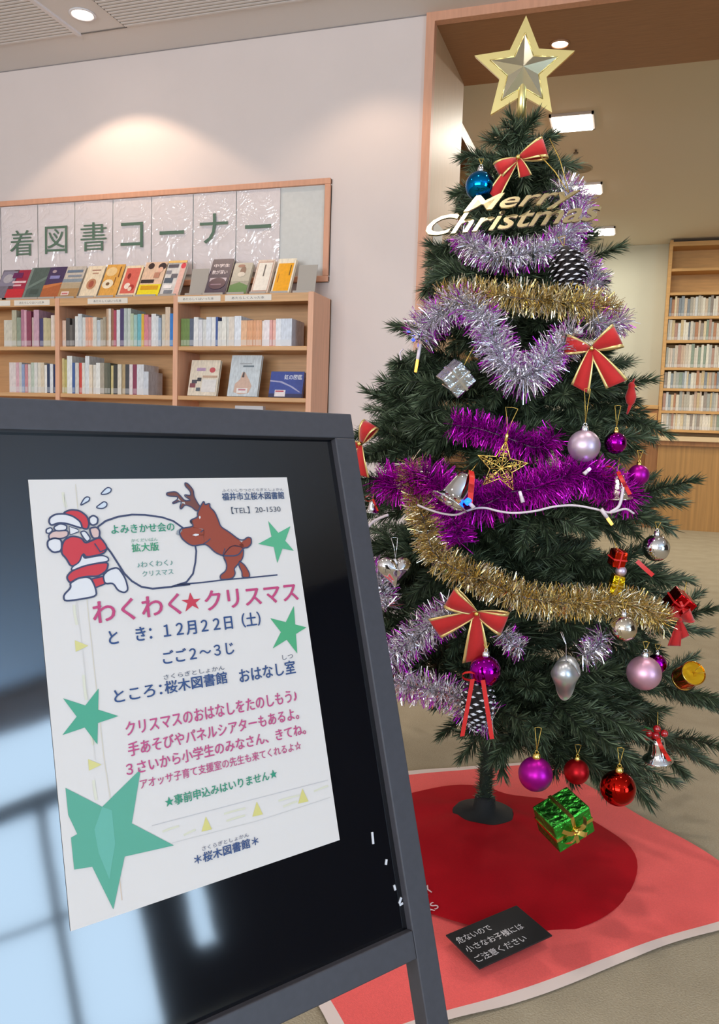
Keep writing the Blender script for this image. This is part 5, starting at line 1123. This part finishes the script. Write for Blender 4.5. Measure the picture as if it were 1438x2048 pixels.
# merry christmas lettering
m_lg = mat('champagne_plastic', (206, 190, 148), 0.25, 0.95)
Pm = surf(1020, 430, 1.0, 0.085); t = thing('lettering_sign', 'gold Merry Christmas lettering hanging below the topmost bow', 'sign', tuple(Pm), (0, 0, heading(Pm)))
kk = float((Pm-EYE)@FW)/FPX
U = np.array([cos(0.085), 0.0, sin(0.085)]); V = np.array([0.14, 0.42, 0.9]); V /= np.linalg.norm(V); N = np.cross(U, V); N /= np.linalg.norm(N)
mb = MB(); add_text(mb, 'Merry', np.array([-95, 0, -2])*kk, U, V, N, 225*kk, m_lg, 0.012, 50*kk, 0.3, extrude=0.004); mb.build('upper_word', t)
mb = MB(); add_text(mb, 'Christmas', np.array([-170, 0, -40])*kk, U, V, N, 345*kk, m_lg, 0.012, 50*kk, 0.3, extrude=0.004); mb.build('lower_word', t)
MB().tube([(110*kk, 0, 42*kk), (84*kk, 0.004, 82*kk), (52*kk, 0.012, 118*kk)], 0.0011, m_goldstr, 5).build('hanging_string', t)
MB().tube([(112*kk, 0, 42*kk), (92*kk, 0.006, 105*kk), (70*kk, 0.016, 150*kk)], 0.0009, m_goldstr, 5).build('hanging_string', t)

# light string
m_wire = mat('pale_wire', (216, 200, 206), 0.5)
S0 = surf(735, 1055, 1, 0.02); ls = thing('light_string', 'white wired string of small lights draped across the tree', 'string lights', tuple(S0)); LO = tuple(S0)
def wire(pts, r=0.0022, add=0.055): MB().tube(catmull([surf(*p, s=1, add=add) for p in pts], 8), r, m_wire, 7).build('wire', ls, LO)
wire([(735, 1055), (748, 1042), (765, 1034), (776, 1030)], 0.003); wire([(835, 1010), (860, 1020), (890, 1028), (915, 1029), (945, 1018), (970, 1016), (1000, 1023), (1030, 1026), (1070, 1022), (1110, 1013), (1150, 1011), (1190, 1018), (1220, 1025), (1250, 1018), (1268, 1027)])
wire([(1220, 1025), (1238, 1012), (1245, 985), (1246, 975)], 0.0032); wire([(802, 720), (800, 706), (806, 698)], 0.002, 0.02)
def bulb(px, py, qx, qy, col, e, lab, add=0.06, rr=0.0034):
    a, b = surf(px, py, 1, add), surf(qx, qy, 1, add); d = (b-a); m = a+d*0.62
    o = MB().tube([a, m], [0.0042, 0.0038], m_wire, 8).build('bulb_holder', ls, LO)
    o = MB().tube([m, m+d*0.2, m+d*0.5, b], [rr*0.9, rr, rr*0.9, rr*0.3], mat('bulb_'+lab, col, 0.3, emit=e), 8).build('bulb', ls, LO); o['label'] = 'lit '+lab+' bulb'
bulb(1202, 1018, 1222, 1046, (255, 190, 90), 2.0, 'warm amber'); bulb(840, 690, 832, 738, (255, 180, 80), 2.0, 'warm orange', 0.03)
bulb(948, 1016, 934, 1001, (10, 70, 255), 7, 'bright blue', 0.10, 0.0075); bulb(1168, 948, 1179, 938, (190, 130, 255), 6, 'violet'); bulb(836, 672, 826, 680, (40, 60, 255), 4, 'deep blue', 0.03); bulb(1046, 1005, 1040, 985, (236, 220, 230), 0.2, 'white', 0.05)
